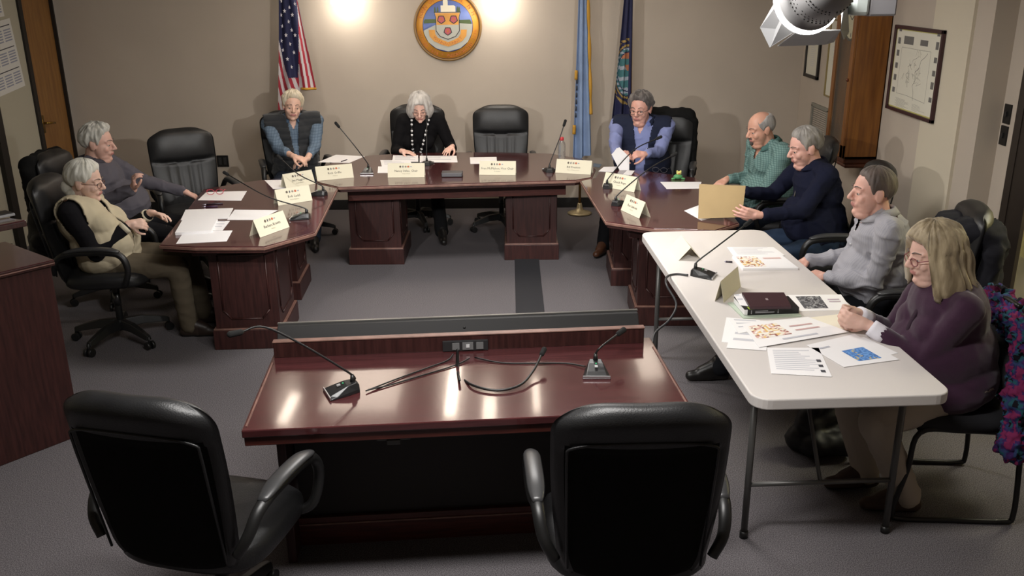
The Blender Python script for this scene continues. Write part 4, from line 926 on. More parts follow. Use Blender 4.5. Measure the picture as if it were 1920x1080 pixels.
def bottle():
    q = az(1053, 296, TZ); r = empty('bottle', (q.x, q.y, TZ), label='clear plastic bottle with red cap on the wide table', cat='bottle')
    pet = mat('clear_plastic', 'e6eef0', .06, trans=.9, alpha=.4)
    b = MB().use(pet); b.lathe([(.001, .002), (.030, .0), (.033, .006), (.033, .05), (.030, .056), (.033, .062), (.033, .10), (.030, .125), (.016, .148), (.014, .155)], n=28); b.build('body', r, smooth=True)
    b = MB().use(mat('red_cap', 'c23a3f', .4)); b.lathe([(.017, .152), (.018, .155), (.018, .176), (.016, .179), (.001, .179)], n=24); b.build('cap', r, smooth=False)
bottle()
def frog():
    q = az(1271, 336, TZ); r = empty('frog_figure', (q.x, q.y, TZ), label='little green and yellow toy figure on the right side table', cat='figurine')
    b = MB().use(mat('toy_green', '4f8f5a', .5)); b.ell((0, 0, .020), (.036, .022, .020)); b.cap((-.03, -.01, .008), (-.045, -.012, .006), .008); b.cap((.03, -.01, .008), (.045, -.012, .006), .008); b.build('body', r, smooth=True)
    b = MB().use(mat('toy_yellow', 'd8cf7a', .5)); b.ell((.006, 0, .048), (.020, .016, .015)); b.ell((-.008, -.004, .062), (.007, .007, .008)); b.ell((.018, -.004, .062), (.007, .007, .008)); b.build('head', r, smooth=True)
    b = MB().use(mat('toy_orange', 'b9653a', .5)); b.ell((.004, -.014, .046), (.009, .005, .005)); b.build('mouth', r, smooth=True)
frog()
q = az(848, 330, TZ); r = empty('conference_speaker', (q.x, q.y, TZ), label='flat grey box device between two name cards on the wide table', cat='device')
b = MB().use(mat('device_dark', '4a494b', .35)); b.box((0, 0, .018), (.165, .10, .034)); b.build('casing', r, bevel=.006)
b = MB().use(mat('device_grille', '5d5c60', .5)); b.box((0, -.051, .018), (.15, .002, .022)); b.build('grille', r)
q = az(1357, 380, TZ)
def folder_held():
    a, c, d, e = ay(1309, 410, 5.62), ay(1391, 407, 5.55), ay(1398, 349, 5.60), ay(1311, 347, 5.68)
    r = empty('manila_folder', (a+c)/2, label='tan manila folder held upright by the man in the navy pullover', cat='folder')
    o = (a+c)/2; mm = mat('manila', 'a48c62', .7, var=.05, vscale=6)
    n_ = (c-a).cross(e-a).normalized()
    b = MB().use(mm); b.loft([[p-o for p in (a, c, d, e)], [p-o+n_*.002 for p in (a, c, d, e)]], smooth=False); b.build('front_cover', r)
    b = MB().use(mm); s = -n_*.018; b.loft([[p-o+s*(k) for p, k in ((a, .1), (c, .1), (d+V((0, 0, .004)), 1), (e+V((0, 0, .008)), 1))], [p-o-n_*.002+s*k for p, k in ((a, .1), (c, .1), (d+V((0, 0, .004)), 1), (e+V((0, 0, .008)), 1))]], smooth=False); b.build('back_cover', r)
folder_held()
def held_paper():
    a, c, d, e = [ay(x, y, 7.22) for x, y in ((1163, 322), (1180, 321), (1176, 293), (1157, 277))]; a2 = ay(1158, 318, 7.22); f = ay(1147, 290, 7.22)
    r = empty('folded_letter', a, label='white folded letter held up by the man in the navy vest', cat='paper')
    b = MB().use(paper_m()); P = [a, c, d, e, f]; b.loft([[p-a for p in P], [p-a+V((0, .002, 0)) for p in P]], smooth=False); b.build('front_leaf', r)
    b = MB().use(paper_m()); P = [a, c, d+V((.02, 0, -.01)), e+V((.02, 0, 0)), f]; b.loft([[p-a+V((0, .006+.02*(p.z-a.z)*5, 0)) for p in P], [p-a+V((0, .008+.02*(p.z-a.z)*5, 0)) for p in P]], smooth=False); b.build('rear_leaf', r)
held_paper()
# ================================================================ PEOPLE
def dirv(yaw, pitch=0):
    y, p = math.radians(yaw), math.radians(pitch); return V((math.cos(y)*math.cos(p), math.sin(y)*math.cos(p), math.sin(p)))
def ik(A, B, l1, l2, hint):
    d = B-A; L = d.length
    if L > (l1+l2)*.985: k = L/((l1+l2)*.985); l1 *= k; l2 *= k
    a = (l1*l1-l2*l2+L*L)/(2*L); h = math.sqrt(max(0, l1*l1-a*a)); u = d/L; hp = (hint-u*hint.dot(u)); hp = hp.normalized() if hp.length > 1e-4 else V((0, 0, 1))
    return A+u*a+hp*h
def evalmesh(o):
    dg = bpy.context.evaluated_depsgraph_get(); dg.update(); ev = o.evaluated_get(dg); return bpy.data.meshes.new_from_object(ev)
def remesh(b, name, parent, mats, vox, smooth_it=3, disp=None, face_mat=None, cut=None, solid=0):
    me = bpy.data.meshes.new('tmp'); b.bm.to_mesh(me); b.bm.free(); o = bpy.data.objects.new('tmp', me); COL.objects.link(o)
    md = o.modifiers.new('r', 'REMESH'); md.mode = 'VOXEL'; md.voxel_size = vox; md.use_smooth_shade = True
    if smooth_it: m2 = o.modifiers.new('s', 'SMOOTH'); m2.factor = .5; m2.iterations = smooth_it
    nm = evalmesh(o); bpy.data.objects.remove(o); bpy.data.meshes.remove(me); nm.name = name
    if disp:
        ns = [v.normal.copy() for v in nm.vertices]
        for v, n_ in zip(nm.vertices, ns): v.co += n_*disp(v.co, n_)
    if cut or solid:
        bm = bmesh.new(); bm.from_mesh(nm)
        if cut: bmesh.ops.delete(bm, geom=[f for f in bm.faces if cut(f.calc_center_median())], context='FACES')
        bm.to_mesh(nm); bm.free()
    for m in mats: nm.materials.append(m)
    if face_mat:
        for p in nm.polygons: p.material_index = face_mat(p.center)
    nm.shade_smooth()
    o = bpy.data.objects.new(name, nm); link(o, parent)
    if solid: md = o.modifiers.new('thick', 'SOLIDIFY'); md.thickness = solid; md.offset = -1
    return o
def wrinkle(amp, sc=9, sx=(1, 1, 1), seed=0):
    def f(p, n_):
        q = V((p.x*sx[0], p.y*sx[1], p.z*sx[2]))*sc+V((seed, 0, 0))
        a = noise.noise(q); c_ = noise.noise(q*2.3+V((5, 3, seed)))
        d_ = noise.noise(V((p.x*6+p.z*11, p.y*6-p.z*5, p.z*5-p.x*7+seed)))
        return amp*((1-abs(a)*2.2)*.5+c_*.3+(max(0, 1-abs(d_)*5))*.55-.45)
    return f
def hand(b, w_, d, n_, curl=.5, side=1, scale=1.0, spread=.12, thumb=.5):
    """w_: wrist, d: direction of the fingers, n_: palm normal (palm faces n_), side: +1 thumb on the d x n side"""
    d = d.normalized(); n_ = (n_-d*n_.dot(d)).normalized(); s = d.cross(n_)*side; k = scale
    pal = .088*k
    b.cap(w_-d*.01, w_+d*.02*k, .024*k, .026*k)
    offs = (-.030, -.010, .010, .029); L = (.060, .074, .080, .072)
    for i, (o_, ln) in enumerate(zip(offs, L)):
        base = w_+d*.012*k+s*o_*.55*k; kn = w_+d*(pal-.006*abs(i-2))*k**0+s*o_*1.02*k
        b.cap(base, kn, .0145*k, .0125*k)
        fd = (d+s*spread*(o_/.03)).normalized(); p = kn; r = .0092*k
        ang = 0
        for seg, fr in enumerate((.44, .31, .25)):
            ang += curl*(.75, 1.0, .7)[seg]*(1+.06*(3-i))
            dd = (fd*math.cos(ang)+n_*math.sin(ang)).normalized(); q = p+dd*ln*fr*k; b.cap(p, q, r, r*.93, 10); p = q; r *= .93
    # thumb from the side of the palm near its base
    t0 = w_+d*.022*k+s*.026*k+n_*.006*k; t1 = t0+(s*.62+d*.62+n_*(.25+thumb*.3)).normalized()*.042*k
    t2 = t1+(s*.25+d*.85+n_*(.15+thumb*.6)).normalized()*.034*k; t3 = t2+(d*.85+n_*(.1+thumb*.7)-s*.15).normalized()*.027*k
    b.cap(t0, t1, .015*k, .0125*k, 10); b.cap(t1, t2, .0115*k, .0105*k, 10); b.cap(t2, t3, .0105*k, .009*k, 10)
def hair_mesh(style, H, parent, m, seed=1):
    """H: head matrix; x right, y forward, z up"""
    b = MB().use(m); b.x = H; Na, Nt = 96, 34; C_ = V((0, -.012, .028)); rx, ry, rz = .079, .099, .094
    D = math.radians
    def th_end(a):                               # a: 0 front .. 180 back (deg)
        if style in ('short', 'thick', 'wavy', 'thin'):
            pts = ((0, 52), (30, 55), (48, 66), (60, 84), (72, 112), (82, 96), (98, 98), (112, 118), (140, 132), (180, 134))
        elif style == 'bald': pts = ((0, 52), (50, 60), (62, 92), (74, 112), (84, 97), (98, 99), (112, 118), (140, 130), (180, 132))
        elif style == 'bun': pts = ((0, 54), (35, 62), (55, 88), (70, 104), (85, 100), (100, 108), (120, 125), (180, 130))
        elif style == 'long': pts = ((0, 60), (34, 66), (60, 92), (180, 90))
        else: pts = ((0, 62), (26, 66), (40, 90), (180, 90))
        for (a0, t0), (a1, t1) in zip(pts, pts[1:]):
            if a <= a1: k = (a-a0)/(a1-a0); k = k*k*(3-2*k); return D(t0+(t1-t0)*k)
        return D(pts[-1][1])
    th_start = (lambda a: D(0.5)) if style != 'bald' else (lambda a: D(44 if a < 70 else 44-14*min(1, (a-70)/60)) if a < 150 else D(30))
    base = {'short': .012, 'thick': .020, 'wavy': .024, 'thin': .009, 'bald': .007, 'bob': .024, 'long': .029, 'bun': .020}[style]
    drop = {'bob': .125, 'long': .19}.get(style, 0)
    if style == 'bald':
        def th_start(a): return D(74 - 30*min(1, max(0, (a-60)/50)) - 0*a) if a > 50 else D(80)
    rings = []
    for j in range(Nt+1):
        t = j/Nt; ring = []
        for i in range(Na):
            a = 2*PI*i/Na; ad = abs(math.degrees(a if a <= PI else a-2*PI))
            fr = math.sin(a), math.cos(a); te = th_end(ad)*(1+.045*noise.noise(V((math.sin(a)*7, math.cos(a)*7, seed)))+.03*noise.noise(V((math.sin(a)*19, math.cos(a)*19, seed)))); ts = th_start(ad)
            if style == 'bald': ts = min(ts, te-D(8))
            hang = drop and ad > (56 if style == 'long' else 36)
            t_ = t/.55 if hang else t
            th = ts+(te-ts)*min(1, t_)
            edge = math.sin(min(1, (1-t)/(.34 if not drop else .14))*PI/2) if not hang else 1
            if style == 'bald': edge *= math.sin(min(1, t/.2)*PI/2)
            tk = base*edge*(1+.35*(ad < 40)*(style in ('thick', 'wavy'))*(math.sin(min(1, th/D(50))*PI/2)))
            st = noise.noise(V((math.sin(a)*9+seed, math.cos(a)*9, th*1.2)))*.30 + noise.noise(V((math.sin(a)*22+seed, math.cos(a)*22, th*1.8)))*.25
            if style in ('wavy', 'short', 'thick'): st += noise.noise(V((math.sin(a)*5+seed, math.cos(a)*5, th*4)))*.4
            tk *= 1+st
            if t == 1 and not hang: tk = -.006
            if style == 'bald' and (j == 0 or ad < 56): tk = -.008
            x, y, z = (rx+tk)*math.sin(th)*fr[0], (ry+tk)*math.sin(th)*fr[1], (rz+tk)*math.cos(th)
            if hang and t > .55:
                k = (t-.55)/.45; dl = drop*(1.0 if ad > 60 else .72+.28*(ad-36)/24)
                z -= dl*k; fl = (.012*math.sin(k*PI*.9)-.010*k if style == 'bob' else .010*k+.006*math.sin(k*7+a*5))
                if style == 'bob': x *= 1+.10*math.sin(k*PI)-.02*k; y *= (1+.04*math.sin(k*PI)-.16*k)
                else: x *= 1+.30*k; y *= 1+(.16*k if ad > 90 else .0*k)
                x += fr[0]*fl*(1+st); y += fr[1]*fl*(1+st)
                if k > .93: x *= .90; y *= .90
            ring.append(C_+V((x, y, z)))
        rings.append(ring)
    if drop:                                      # inner skin so the curtain of hair has thickness
        last = rings[-1]; rings.append([C_+(p-C_)*.86+V((0, 0, .004)) for p in last])
        rings.append([V((p.x*.80, (p.y+.012)*.80-.012, max(p.z, .03) if p.z > -.05 else p.z+drop*.75)) for p in last])
    b.loft(rings, caps=False)
    if style == 'bun':
        b.ell((0, -.105, -.045), (.052, .042, .050)); b.ell((.02, -.07, -.075), (.05, .04, .03))
    return b.build('hair', parent, smooth=True)
def person(name, label, top, face, pelvis, facing, shw, girth, hands, feet, skin, hair, shirt, pants, shoes, hair_style, sleeve=.93, vest=None, glasses_m=None,
           collar=None, neckz=0, female=False, headtilt=0, seed=1, pw=.010, lean_up=None, elbow_out=.35, hunch=.0, head_k=1.0, pants_len=.93, shirt_amp=.010, hem=None, shoe_m2=None):
    """top: crown of the head; face: (yaw, pitch) of gaze; pelvis: (x, y, z); hands/feet keyed 'L','R' from the person's own side"""
    F = dirv(facing); R_ = V((F.y, -F.x, 0)); U = V((0, 0, 1)); Pv = V(pelvis)
    hf = dirv(face[0], face[1]); hr = hf.cross(U).normalized(); hu = hr.cross(hf)
    if headtilt: q = M4.Rotation(math.radians(headtilt), 3, hf); hr = q @ hr; hu = q @ hu
    hc = V(top)-hu*.128*head_k
    H = M4((hr, hf, hu)).transposed().to_4x4(); H.translation = hc; H = H @ M4.Scale(head_k, 4)
    N = hc - hu*.080 - hf*.030 - U*.040 - F*.018
    sp = (N-Pv); spd = sp.normalized(); back = (F-spd*F.dot(spd)).normalized()
    S0 = N-spd*(.038+neckz)-back*.012
    sh = {'L': S0-R_*shw, 'R': S0+R_*shw}
    for k_ in ('L', 'R'):
        if k_ in hands and 'sh' in hands[k_]: sh[k_] = sh[k_]+V(hands[k_]['sh'])
    rt = M4((R_, back, spd)).transposed()         # torso frame
    chest = Pv.lerp(N, .68)-back*.012; belly = Pv.lerp(N, .30)+back*(.02+girth*.10)
    skin_m = skin; b = MB()
    arms = {}
    for k_, h in hands.items():
        s_ = -1 if k_ == 'L' else 1; W = V(h['p']); hint = (R_*s_*h.get('out', elbow_out)-U*1.0-F*.35)
        E_ = ik(sh[k_], W, .285, .255, hint); arms[k_] = (sh[k_], E_, W)
    def torso(b, e, low=True):
        b.ell(chest+back*.0, (.150+e+girth*.28+(0 if female else .012), .108+e+girth*.30, .19), rt, 22, 16)
        b.ell(belly, (.135+e+girth*.62, .108+e+girth*.85, .185), rt, 22, 16)
        b.ell(Pv+U*.03, (.165+e+girth*.42, .130+e+girth*.35, .13), rt, 22, 14)
        b.cap(sh['L']+R_*.02, sh['R']-R_*.02, .060+e, .060+e); b.cap(S0-spd*.05-R_*shw*.55, S0-spd*.05+R_*shw*.55, .075+e, .075+e)
        b.cap(N+spd*.0, S0+R_*shw*.72, .050+e, .052+e); b.cap(N, S0-R_*shw*.72, .050+e, .052+e)
        if female: [b.ell(chest+back*(.085+girth*.2)+R_*q-spd*.045, (.060+girth*.2+e, .056+girth*.1+e, .060+girth*.1+e), rt) for q in (-.072, .072)]
    legs = {}
    for k_, f in feet.items():
        s_ = -1 if k_ == 'L' else 1; A = Pv+R_*s_*.095-U*.015; An = V((f[0], f[1], f[3] if len(f) > 3 else .095)); Kn = ik(A, An, .43, .42, U*1.0+F*.6+R_*s_*.15)
        legs[k_] = (A, Kn, An, dirv(f[2]))
    # ---- the body: one continuous skin surface
    torso(b, -.012)
    b.cap(N-spd*.03, hc-hu*.03-hf*.022, .060+girth*.05, .054+girth*.04)
    b.x = H
    b.ell((0, -.012, .028), (.076, .097, .090), nu=26, nv=18); b.ell((0, .022, -.030), (.064+girth*.03, .064, .082), nu=24, nv=16)
    b.ell((0, .030, -.082), (.047+girth*.06, .050, .036)); b.ell((0, .072, -.100), (.020, .017, .015)); 
    for s in (-1, 1):
        b.ell((s*.038, .058, -.030), (.024, .022, .024)); b.ell((s*.011, .096, -.033), (.009, .010, .008)); b.ell((s*.079, -.010, -.008), (.009, .021, .033)); b.ell((s*.083, -.020, .004), (.008, .012, .022))
        b.cap((s*.014, .080, .024), (s*.048, .064, .022), .010, .008, 8)
        b.cap((s*.018, .083, .0055), (s*.044, .073, .0035), .0055, .0045, 8); b.cap((s*.020, .081, -.013), (s*.043, .072, -.012), .005, .004, 8)
    b.cap((0, .083, .016), (0, .108, -.026), .0085, .0125, 10)
    b.ell((0, .087, -.0555), (.023, .010, .0050)); b.ell((0, .085, -.0655), (.020, .010, .0060)); b.ell((0, .078, -.058), (.034, .012, .020))
    if girth > .09: b.ell((0, .035, -.112), (.05, .045, .028))
    b.x = M4.Identity(4)
    for k_, (A, E_, W) in arms.items():
        h = hands[k_]; b.cap(A, E_, .044, .036); b.cap(E_, W, .036, .0235)
        hand(b, W+(W-E_).normalized()*.01, V(h['d']), V(h['n']), h.get('curl', .5), (1 if k_ == 'L' else -1)*h.get('flip', 1), h.get('k', .94 if not female else .88), thumb=h.get('thumb', .4), spread=h.get('spread', .12))
    for k_, (A, Kn, An, fd) in legs.items():
        b.cap(A, Kn, .068, .048); b.cap(Kn, An, .046, .036); b.cap(An, An+fd*.10-U*.045, .036, .028)
    Hi = H.inverted(); lip = mat('lips', 'b87d76', .5)
    def fm(c):
        q = Hi @ c
        return 1 if (abs(q.x) < .023 and .080 < q.y and -.0715 < q.z < -.0515) else 0
    body = remesh(b, name, None, [skin_m, lip], .0055, 2, face_mat=fm)
    tag(body, label, 'person')
    # ---- eyes, brows, hair
    for s in (-1, 1):
        b = MB(); b.x = H; b.use(mat('eye_white', 'a99c94', .4)); b.ell((s*.031, .0690, -.004), (.0130, .0130, .0100)); b.use(mat('iris', '2f2a28', .2)); b.ell((s*.031+.0, .0775, -.004), (.0062, .0062, .0062)); b.build('eye', body, smooth=True)
        b = MB().use(mat('brow_'+hair.name, '6b625c', .9) if style_light(hair) else hair); b.x = H; b.tube(catmull([(s*.015, .0925, .027), (s*.031, .088, .034), (s*.050, .072, .028)], 4), lambda t: .0042-.002*t, 6, flat=.7); b.build('eyebrow', body, smooth=True)
    hair_mesh(hair_style, H, body, hair, seed)
    # ---- trousers and shoes
    b = MB(); b.ell(Pv+U*.02, (.178+girth*.42, .142+girth*.30, .125), rt)
    for k_, (A, Kn, An, fd) in legs.items():
        b.cap(A, Kn, .090+girth*.12, .066+girth*.05); b.cap(Kn, An-U*.01, .064+girth*.05, .060+girth*.02)
    remesh(b, 'trousers', body, [pants], .011, 2, wrinkle(.006, 10, seed=seed+2))
    for k_, (A, Kn, An, fd) in legs.items():
        b = MB(); s = fd.cross(U); b.cap(An+V((0, 0, .01)), An-U*.03, .050, .045); b.cap(An, An+fd*.10-U*.040, .046, .036); b.cap(An-fd*.03-U*.055, An+fd*.07-U*.050, .038, .038); b.cap(An+fd*.05-U*.055, An+fd*.165-U*.062, .040, .030)
        zf = An.z-.095
        o = remesh(b, 'shoe', body, [shoes, shoe_m2 or mat('shoe_sole', '2a2420', .7)], .009, 2, face_mat=lambda c, z0=zf: 1 if c.z < z0+.022 else 0)
        for v in o.data.vertices: v.co.z = max(v.co.z, zf+.002)
    # ---- shirt
    def sleeves(b, e, to):
        for k_, (A, E_, W) in arms.items():
            b.cap(A, E_, .053+e+girth*.06, .047+e); b.cap(E_, E_.lerp(W, to), .046+e, .034+e)
    b = MB(); torso(b, pw); sleeves(b, pw*.6, sleeve)
    if hem: b.ell(Pv+F*.05-U*.01, (.20+girth*.4, .20+girth*.3, .12), rt)
    nk = N+spd*.062; vdir = (spd-back*.55).normalized()
    def cut(c):
        q = c-N
        if collar and collar[0] == 'shirt' and q.dot(back) > .02 and abs(q.dot(R_)) < .040+.5*q.dot(spd) and -.10 < q.dot(spd): return True
        if (c-nk).dot(vdir) > -.004 and (c-N).length < .16 and (c-nk-spd*(c-nk).dot(spd)).length < .115+girth*.2: return True
        return False
    so = remesh(b, 'shirt' if not collar or collar[0] != 'sweater' else 'pullover', body, [shirt], .0085, 2, wrinkle(shirt_amp, 9, seed=seed), cut=cut)
    if collar:
        cm = collar[1]; b = MB().use(cm); r0 = .066+girth*.10; rings = []; nn = 30; gap = math.radians(collar[2] if len(collar) > 2 else 24)
        cc = N+spd*.005+back*.004
        for hh, rr in ((-.01, r0+.004), (.014, r0-.002), (.024, r0+.002), (.018, r0+.010), (-.014, r0+.030)):
            ring = []
            for i in range(nn+1):
                a = gap+(2*PI-2*gap)*i/nn; fr_ = math.cos(a); dip = max(0, fr_)
                ring.append(cc+rt @ V((math.sin(a)*rr*1.0, math.cos(a)*rr*1.02, hh-dip**2*(.030 if hh > .0 else .012)+.012*(fr_ < 0))))
            rings.append(ring)
        b.loft(rings, closed=False); o = b.build('collar', so, smooth=True); md = o.modifiers.new('t', 'SOLIDIFY'); md.thickness = .004
    if vest:
        b = MB(); torso(b, pw+.024); quilt = vest.get('quilt', 0)
        ctr = lambda c: ((c-N) @ R_ if False else (c-N).dot(R_), (c-N).dot(back), (c-N).dot(spd))
        vw = vest.get('open', .03); vt = vest.get('neck', .09)
        def cutv(c):
            x, y, z = ctr(c)
            for k_ in ('L', 'R'):
                d_ = (c-sh[k_]); s_ = -1 if k_ == 'L' else 1
                if d_.dot(R_)*s_ > vest.get('arm', .030) and d_.length < .16: return True
            if y > .02 and abs(x-vest.get('off', 0)) < vw+(vt-vw)*max(0, 1+z/.34)**1.5 and z > -.42: return True
            return z > -.03 and math.hypot(x, y) < .088+girth*.1
        def dv(p, n_):
            q = (p-N).dot(spd); return (quilt*abs(math.sin(q*PI/.055))**.6 - quilt*.5 if quilt else 0)+wrinkle(.003, 9, seed=seed)(p, n_)
        vo = remesh(b, 'vest', body, [vest['m']], .0085, 2, dv, cut=cutv, solid=.010)
        if 'col' in vest:
            b = MB().use(vest['m']); rings = []
            for hh, rr in ((-.03, .085), (.035, .080), (.045, .088), (.0, .105)):
                rings.append([N+spd*.01+rt @ V((math.sin(a)*(rr+girth*.1), math.cos(a)*(rr+girth*.1), hh-.05*max(0, math.cos(a))**1.5)) for a in [math.radians(48)+(2*PI-math.radians(96))*i/28 for i in range(29)]])
            b.loft(rings, closed=False); o = b.build('vest_collar', vo, smooth=True); md = o.modifiers.new('t', 'SOLIDIFY'); md.thickness = .006
    if glasses_m:
        b = MB().use(glasses_m); b.x = H
        for s in (-1, 1):
            b.tube([(s*.032+.024*math.cos(a), .0975-.006*abs(math.cos(a))*(1 if math.cos(a)*s > 0 else 0), -.006+.017*math.sin(a)) for a in [2*PI*k/18 for k in range(19)]], .0019, 6)
            b.tube([(s*.056, .090, .0), (s*.078, .05, .004), (s*.083, -.005, .004)], .0018, 6)
        b.tube([(-.008, .098, -.002), (0, .104, .0), (.008, .098, -.002)], .0018, 6); b.build('glasses', body, smooth=True)
    return dict(body=body, H=H, N=N, F=F, R=R_, U=U, back=back, spd=spd, arms=arms, S0=S0, Pv=Pv, rt=rt, chest=chest, belly=belly)
def style_light(h): return True
def skinm(n_, c): return mat('skin_'+n_, c, .5, var=.06, vscale=14, sss=.15, bump=.1, bscale=300)
def hairm(n_, c, c2): return mat('hair_'+n_, c, .6, color2=c2, vscale=28, stretch=(1, 1, .25), bump=.3, bscale=140, sheen=.2)
def cloth(n_, c, **k): return mat('cloth_'+n_, c, .9, bump=.25, bscale=350, spec=.15, **k)
black_shoe = mat('black_shoe', '171514', .4)
dn = V((0, 0, -1))
H_ = lambda p, d, n_, **k: dict(p=p, d=d, n=n_, **k)
# --- man in the puffer vest, far left corner
m = person('person', 'person with light hair in a black puffer vest over a blue shirt, arms crossed', (-1.885, 8.02, 1.30), (-72, -6), (-1.93, 8.10, .56), -72, .215, .06,
    {'R': H_((-1.85, 7.66, .80), (.9, -.25, -.25), (0, .2, -1), curl=.45), 'L': H_((-1.74, 7.70, .77), (-.9, -.35, -.2), (0, 0, -1), curl=.5)},
    {'L': (-1.72, 7.62, -75), 'R': (-2.02, 7.62, -90)}, skinm('fair', 'd9b09c'), hairm('blond_white', 'd9cfba', 'b5a78c'), cloth('blue_plaid', '67788a', wave=('46566a', 14, .45, 'XZ', 1.5)), cloth('jeans', '2c3340'), black_shoe, 'thick',
    sleeve=.62, vest=dict(m=cloth('puffer_black', '2f3134', sheen=.2), quilt=.010, open=.018, neck=.052, col=1), collar=('shirt', cloth('blue_collar', '43566b')), headtilt=-7, seed=3)
# --- woman with white bob and black cardigan
m = person('person', 'person with white bob, glasses, black cardigan and beads reading at the wide table', (-.80, 8.08, 1.25), (-88, -26), (-.88, 8.42, .56), -88, .165, .03,
    {'R': H_((-.96, 7.98, .775), (.9, -.35, -.12), (0, 0, -1), curl=.18, spread=.1), 'L': H_((-.52, 8.03, .80), (-.45, -.85, -.25), (0, 0, -1), curl=.25, spread=.25)},
    {'L': (-.62, 7.80, -80), 'R': (-.98, 7.80, -100)}, skinm('fair_w', 'dfb5a4'), hairm('white_grey', 'c9c5c0', '9a948e'), cloth('black_knit', '131214'), cloth('black_trousers', '121214'), black_shoe, 'bob',
    sleeve=.80, glasses_m=mat('glasses_brown', '6b4a40', .3), female=True, seed=5, shirt_amp=.004)
b = MB()
bead_b, bead_w = mat('bead_black', '0e0e10', .3), mat('bead_white', 'dcdcdc', .3)
N, bk, sp, R_ = m['N'], m['back'], m['spd'], m['R']
for s in (-1, 1):
    for k in range(27):
        t = k/26; p = N+sp*(.03-.40*t)+bk*(.06+.13*math.sin(min(1, t*1.5)*PI/2))+R_*s*(.072*(1-t)**.8+.006)
        b.use(bead_w if k % 5 in (1, 3) else bead_b); b.ell(p, (.011, .011, .012), nu=10, nv=8)
b.build('necklace', m['body'], smooth=True)
# --- man in navy vest, blue shirt
m = person('person', 'person with glasses in a navy vest over a blue shirt, holding a letter', (1.09, 7.70, 1.295), (-118, -8), (1.15, 7.80, .57), -104, .215, .13,
    {'R': H_((.86, 7.30, .84), (.55, -.25, .15), (.75, .3, -.2), curl=.75, thumb=.8), 'L': H_((1.10, 7.32, .85), (-.7, -.2, .05), (-.3, .4, -.6), curl=.8, thumb=.8)},
    {'L': (1.02, 7.35, -110), 'R': (.78, 7.36, -118)}, skinm('ruddy', 'd3a090'), hairm('dark_grey', '6d6662', '3d3836'), cloth('periwinkle', '8089b6'), cloth('dark_trousers', '17171a'), mat('brown_shoe', '50301f', .45), 'wavy',
    vest=dict(m=cloth('navy_fleece', '23283a'), open=.040, neck=.085, col=1, off=-.02), collar=('shirt', cloth('periwinkle_collar', '707cb4'), 34), glasses_m=mat('glasses_wire', '45403e', .3, metal=.6), seed=7, head_k=1.06)
b = MB().use(mat('vest_logo_white', 'd8dce6', .7)); T = frame_T(m['N']-m['spd']*.20+m['back']*.205-m['R']*.075, (1, 0, 0), m['spd'])
text_into(b, 'HB', .035, T); b.use(mat('vest_logo_gold', '9a8a5a', .7)); text_into(b, 'PATROL', .014, T @ M4.Translation((0, -.016, 0))); b.build('embroidery', m['body'])
# --- balding man in green checked shirt
m = person('person', 'person with a bald crown in a green checked shirt looking down at the table', (1.76, 6.50, 1.30), (195, -14), (1.98, 6.62, .57), 196, .20, .12,
    {'R': H_((1.62, 6.66, .78), (-.7, -.5, -.3), (.0, .2, -1), curl=.4), 'L': H_((1.58, 6.36, .70), (-.9, .2, -.2), (0, 0, -1), curl=.4)},
    {'L': (1.60, 6.40, 190), 'R': (1.62, 6.75, 185)}, skinm('tan', 'cc9a84'), hairm('silver', 'a9a5a2', '7d7976'), cloth('green_check', '74908c', wave=('46625f', 22, .55, 'ZX', .8)), cloth('dark_jeans', '232a36'), black_shoe, 'bald',
    collar=('shirt', cloth('green_collar', '4e6e6a'), 34), seed=9)
b = MB().use(mat('beard_grey', '4a413c', .9, bump=.5, bscale=300)); b.x = m['H']; b.ell((0, .082, -.083), (.017, .014, .020)); b.ell((0, .088, -.047), (.024, .010, .005)); b.build('goatee', m['body'], smooth=True)
# --- man in navy quarter zip
m = person('person', 'person with short grey hair in a navy zip pullover, holding up the manila folder', (1.86, 5.80, 1.295), (186, -14), (2.02, 5.70, .57), 184, .205, .11,
    {'R': H_((1.53, 5.88, .86), (-.75, -.5, -.1), (-.1, -.3, -.9), curl=.6), 'L': H_((1.56, 5.50, .80), (-.95, .10, .12), (.1, .85, .25), curl=.28, thumb=.5, k=1.0)},
    {'L': (1.58, 5.42, 185), 'R': (1.60, 5.85, 180)}, skinm('pink', 'd6a596'), hairm('grey_short', '9c9790', '6d6863'), cloth('navy_knit', '15182a'), cloth('blue_jeans', '263347'), black_shoe, 'short',
    sleeve=.86, collar=('sweater', cloth('navy_collar', '181b2e'), 26), seed=11, head_k=1.04)
b = MB().use(mat('zip_grey', '6e6a62', .4)); b.tube([m['N']+m['back']*(.085+.06*t)-m['spd']*(.03+.16*t) for t in (0, .3, .6, 1)], .004, 6); b.use(mat('tee_green', '8f977c', .9)); b.ell(m['N']+m['back']*.045-m['spd']*.01, (.035, .03, .03)); b.build('zip', m['body'], smooth=True)
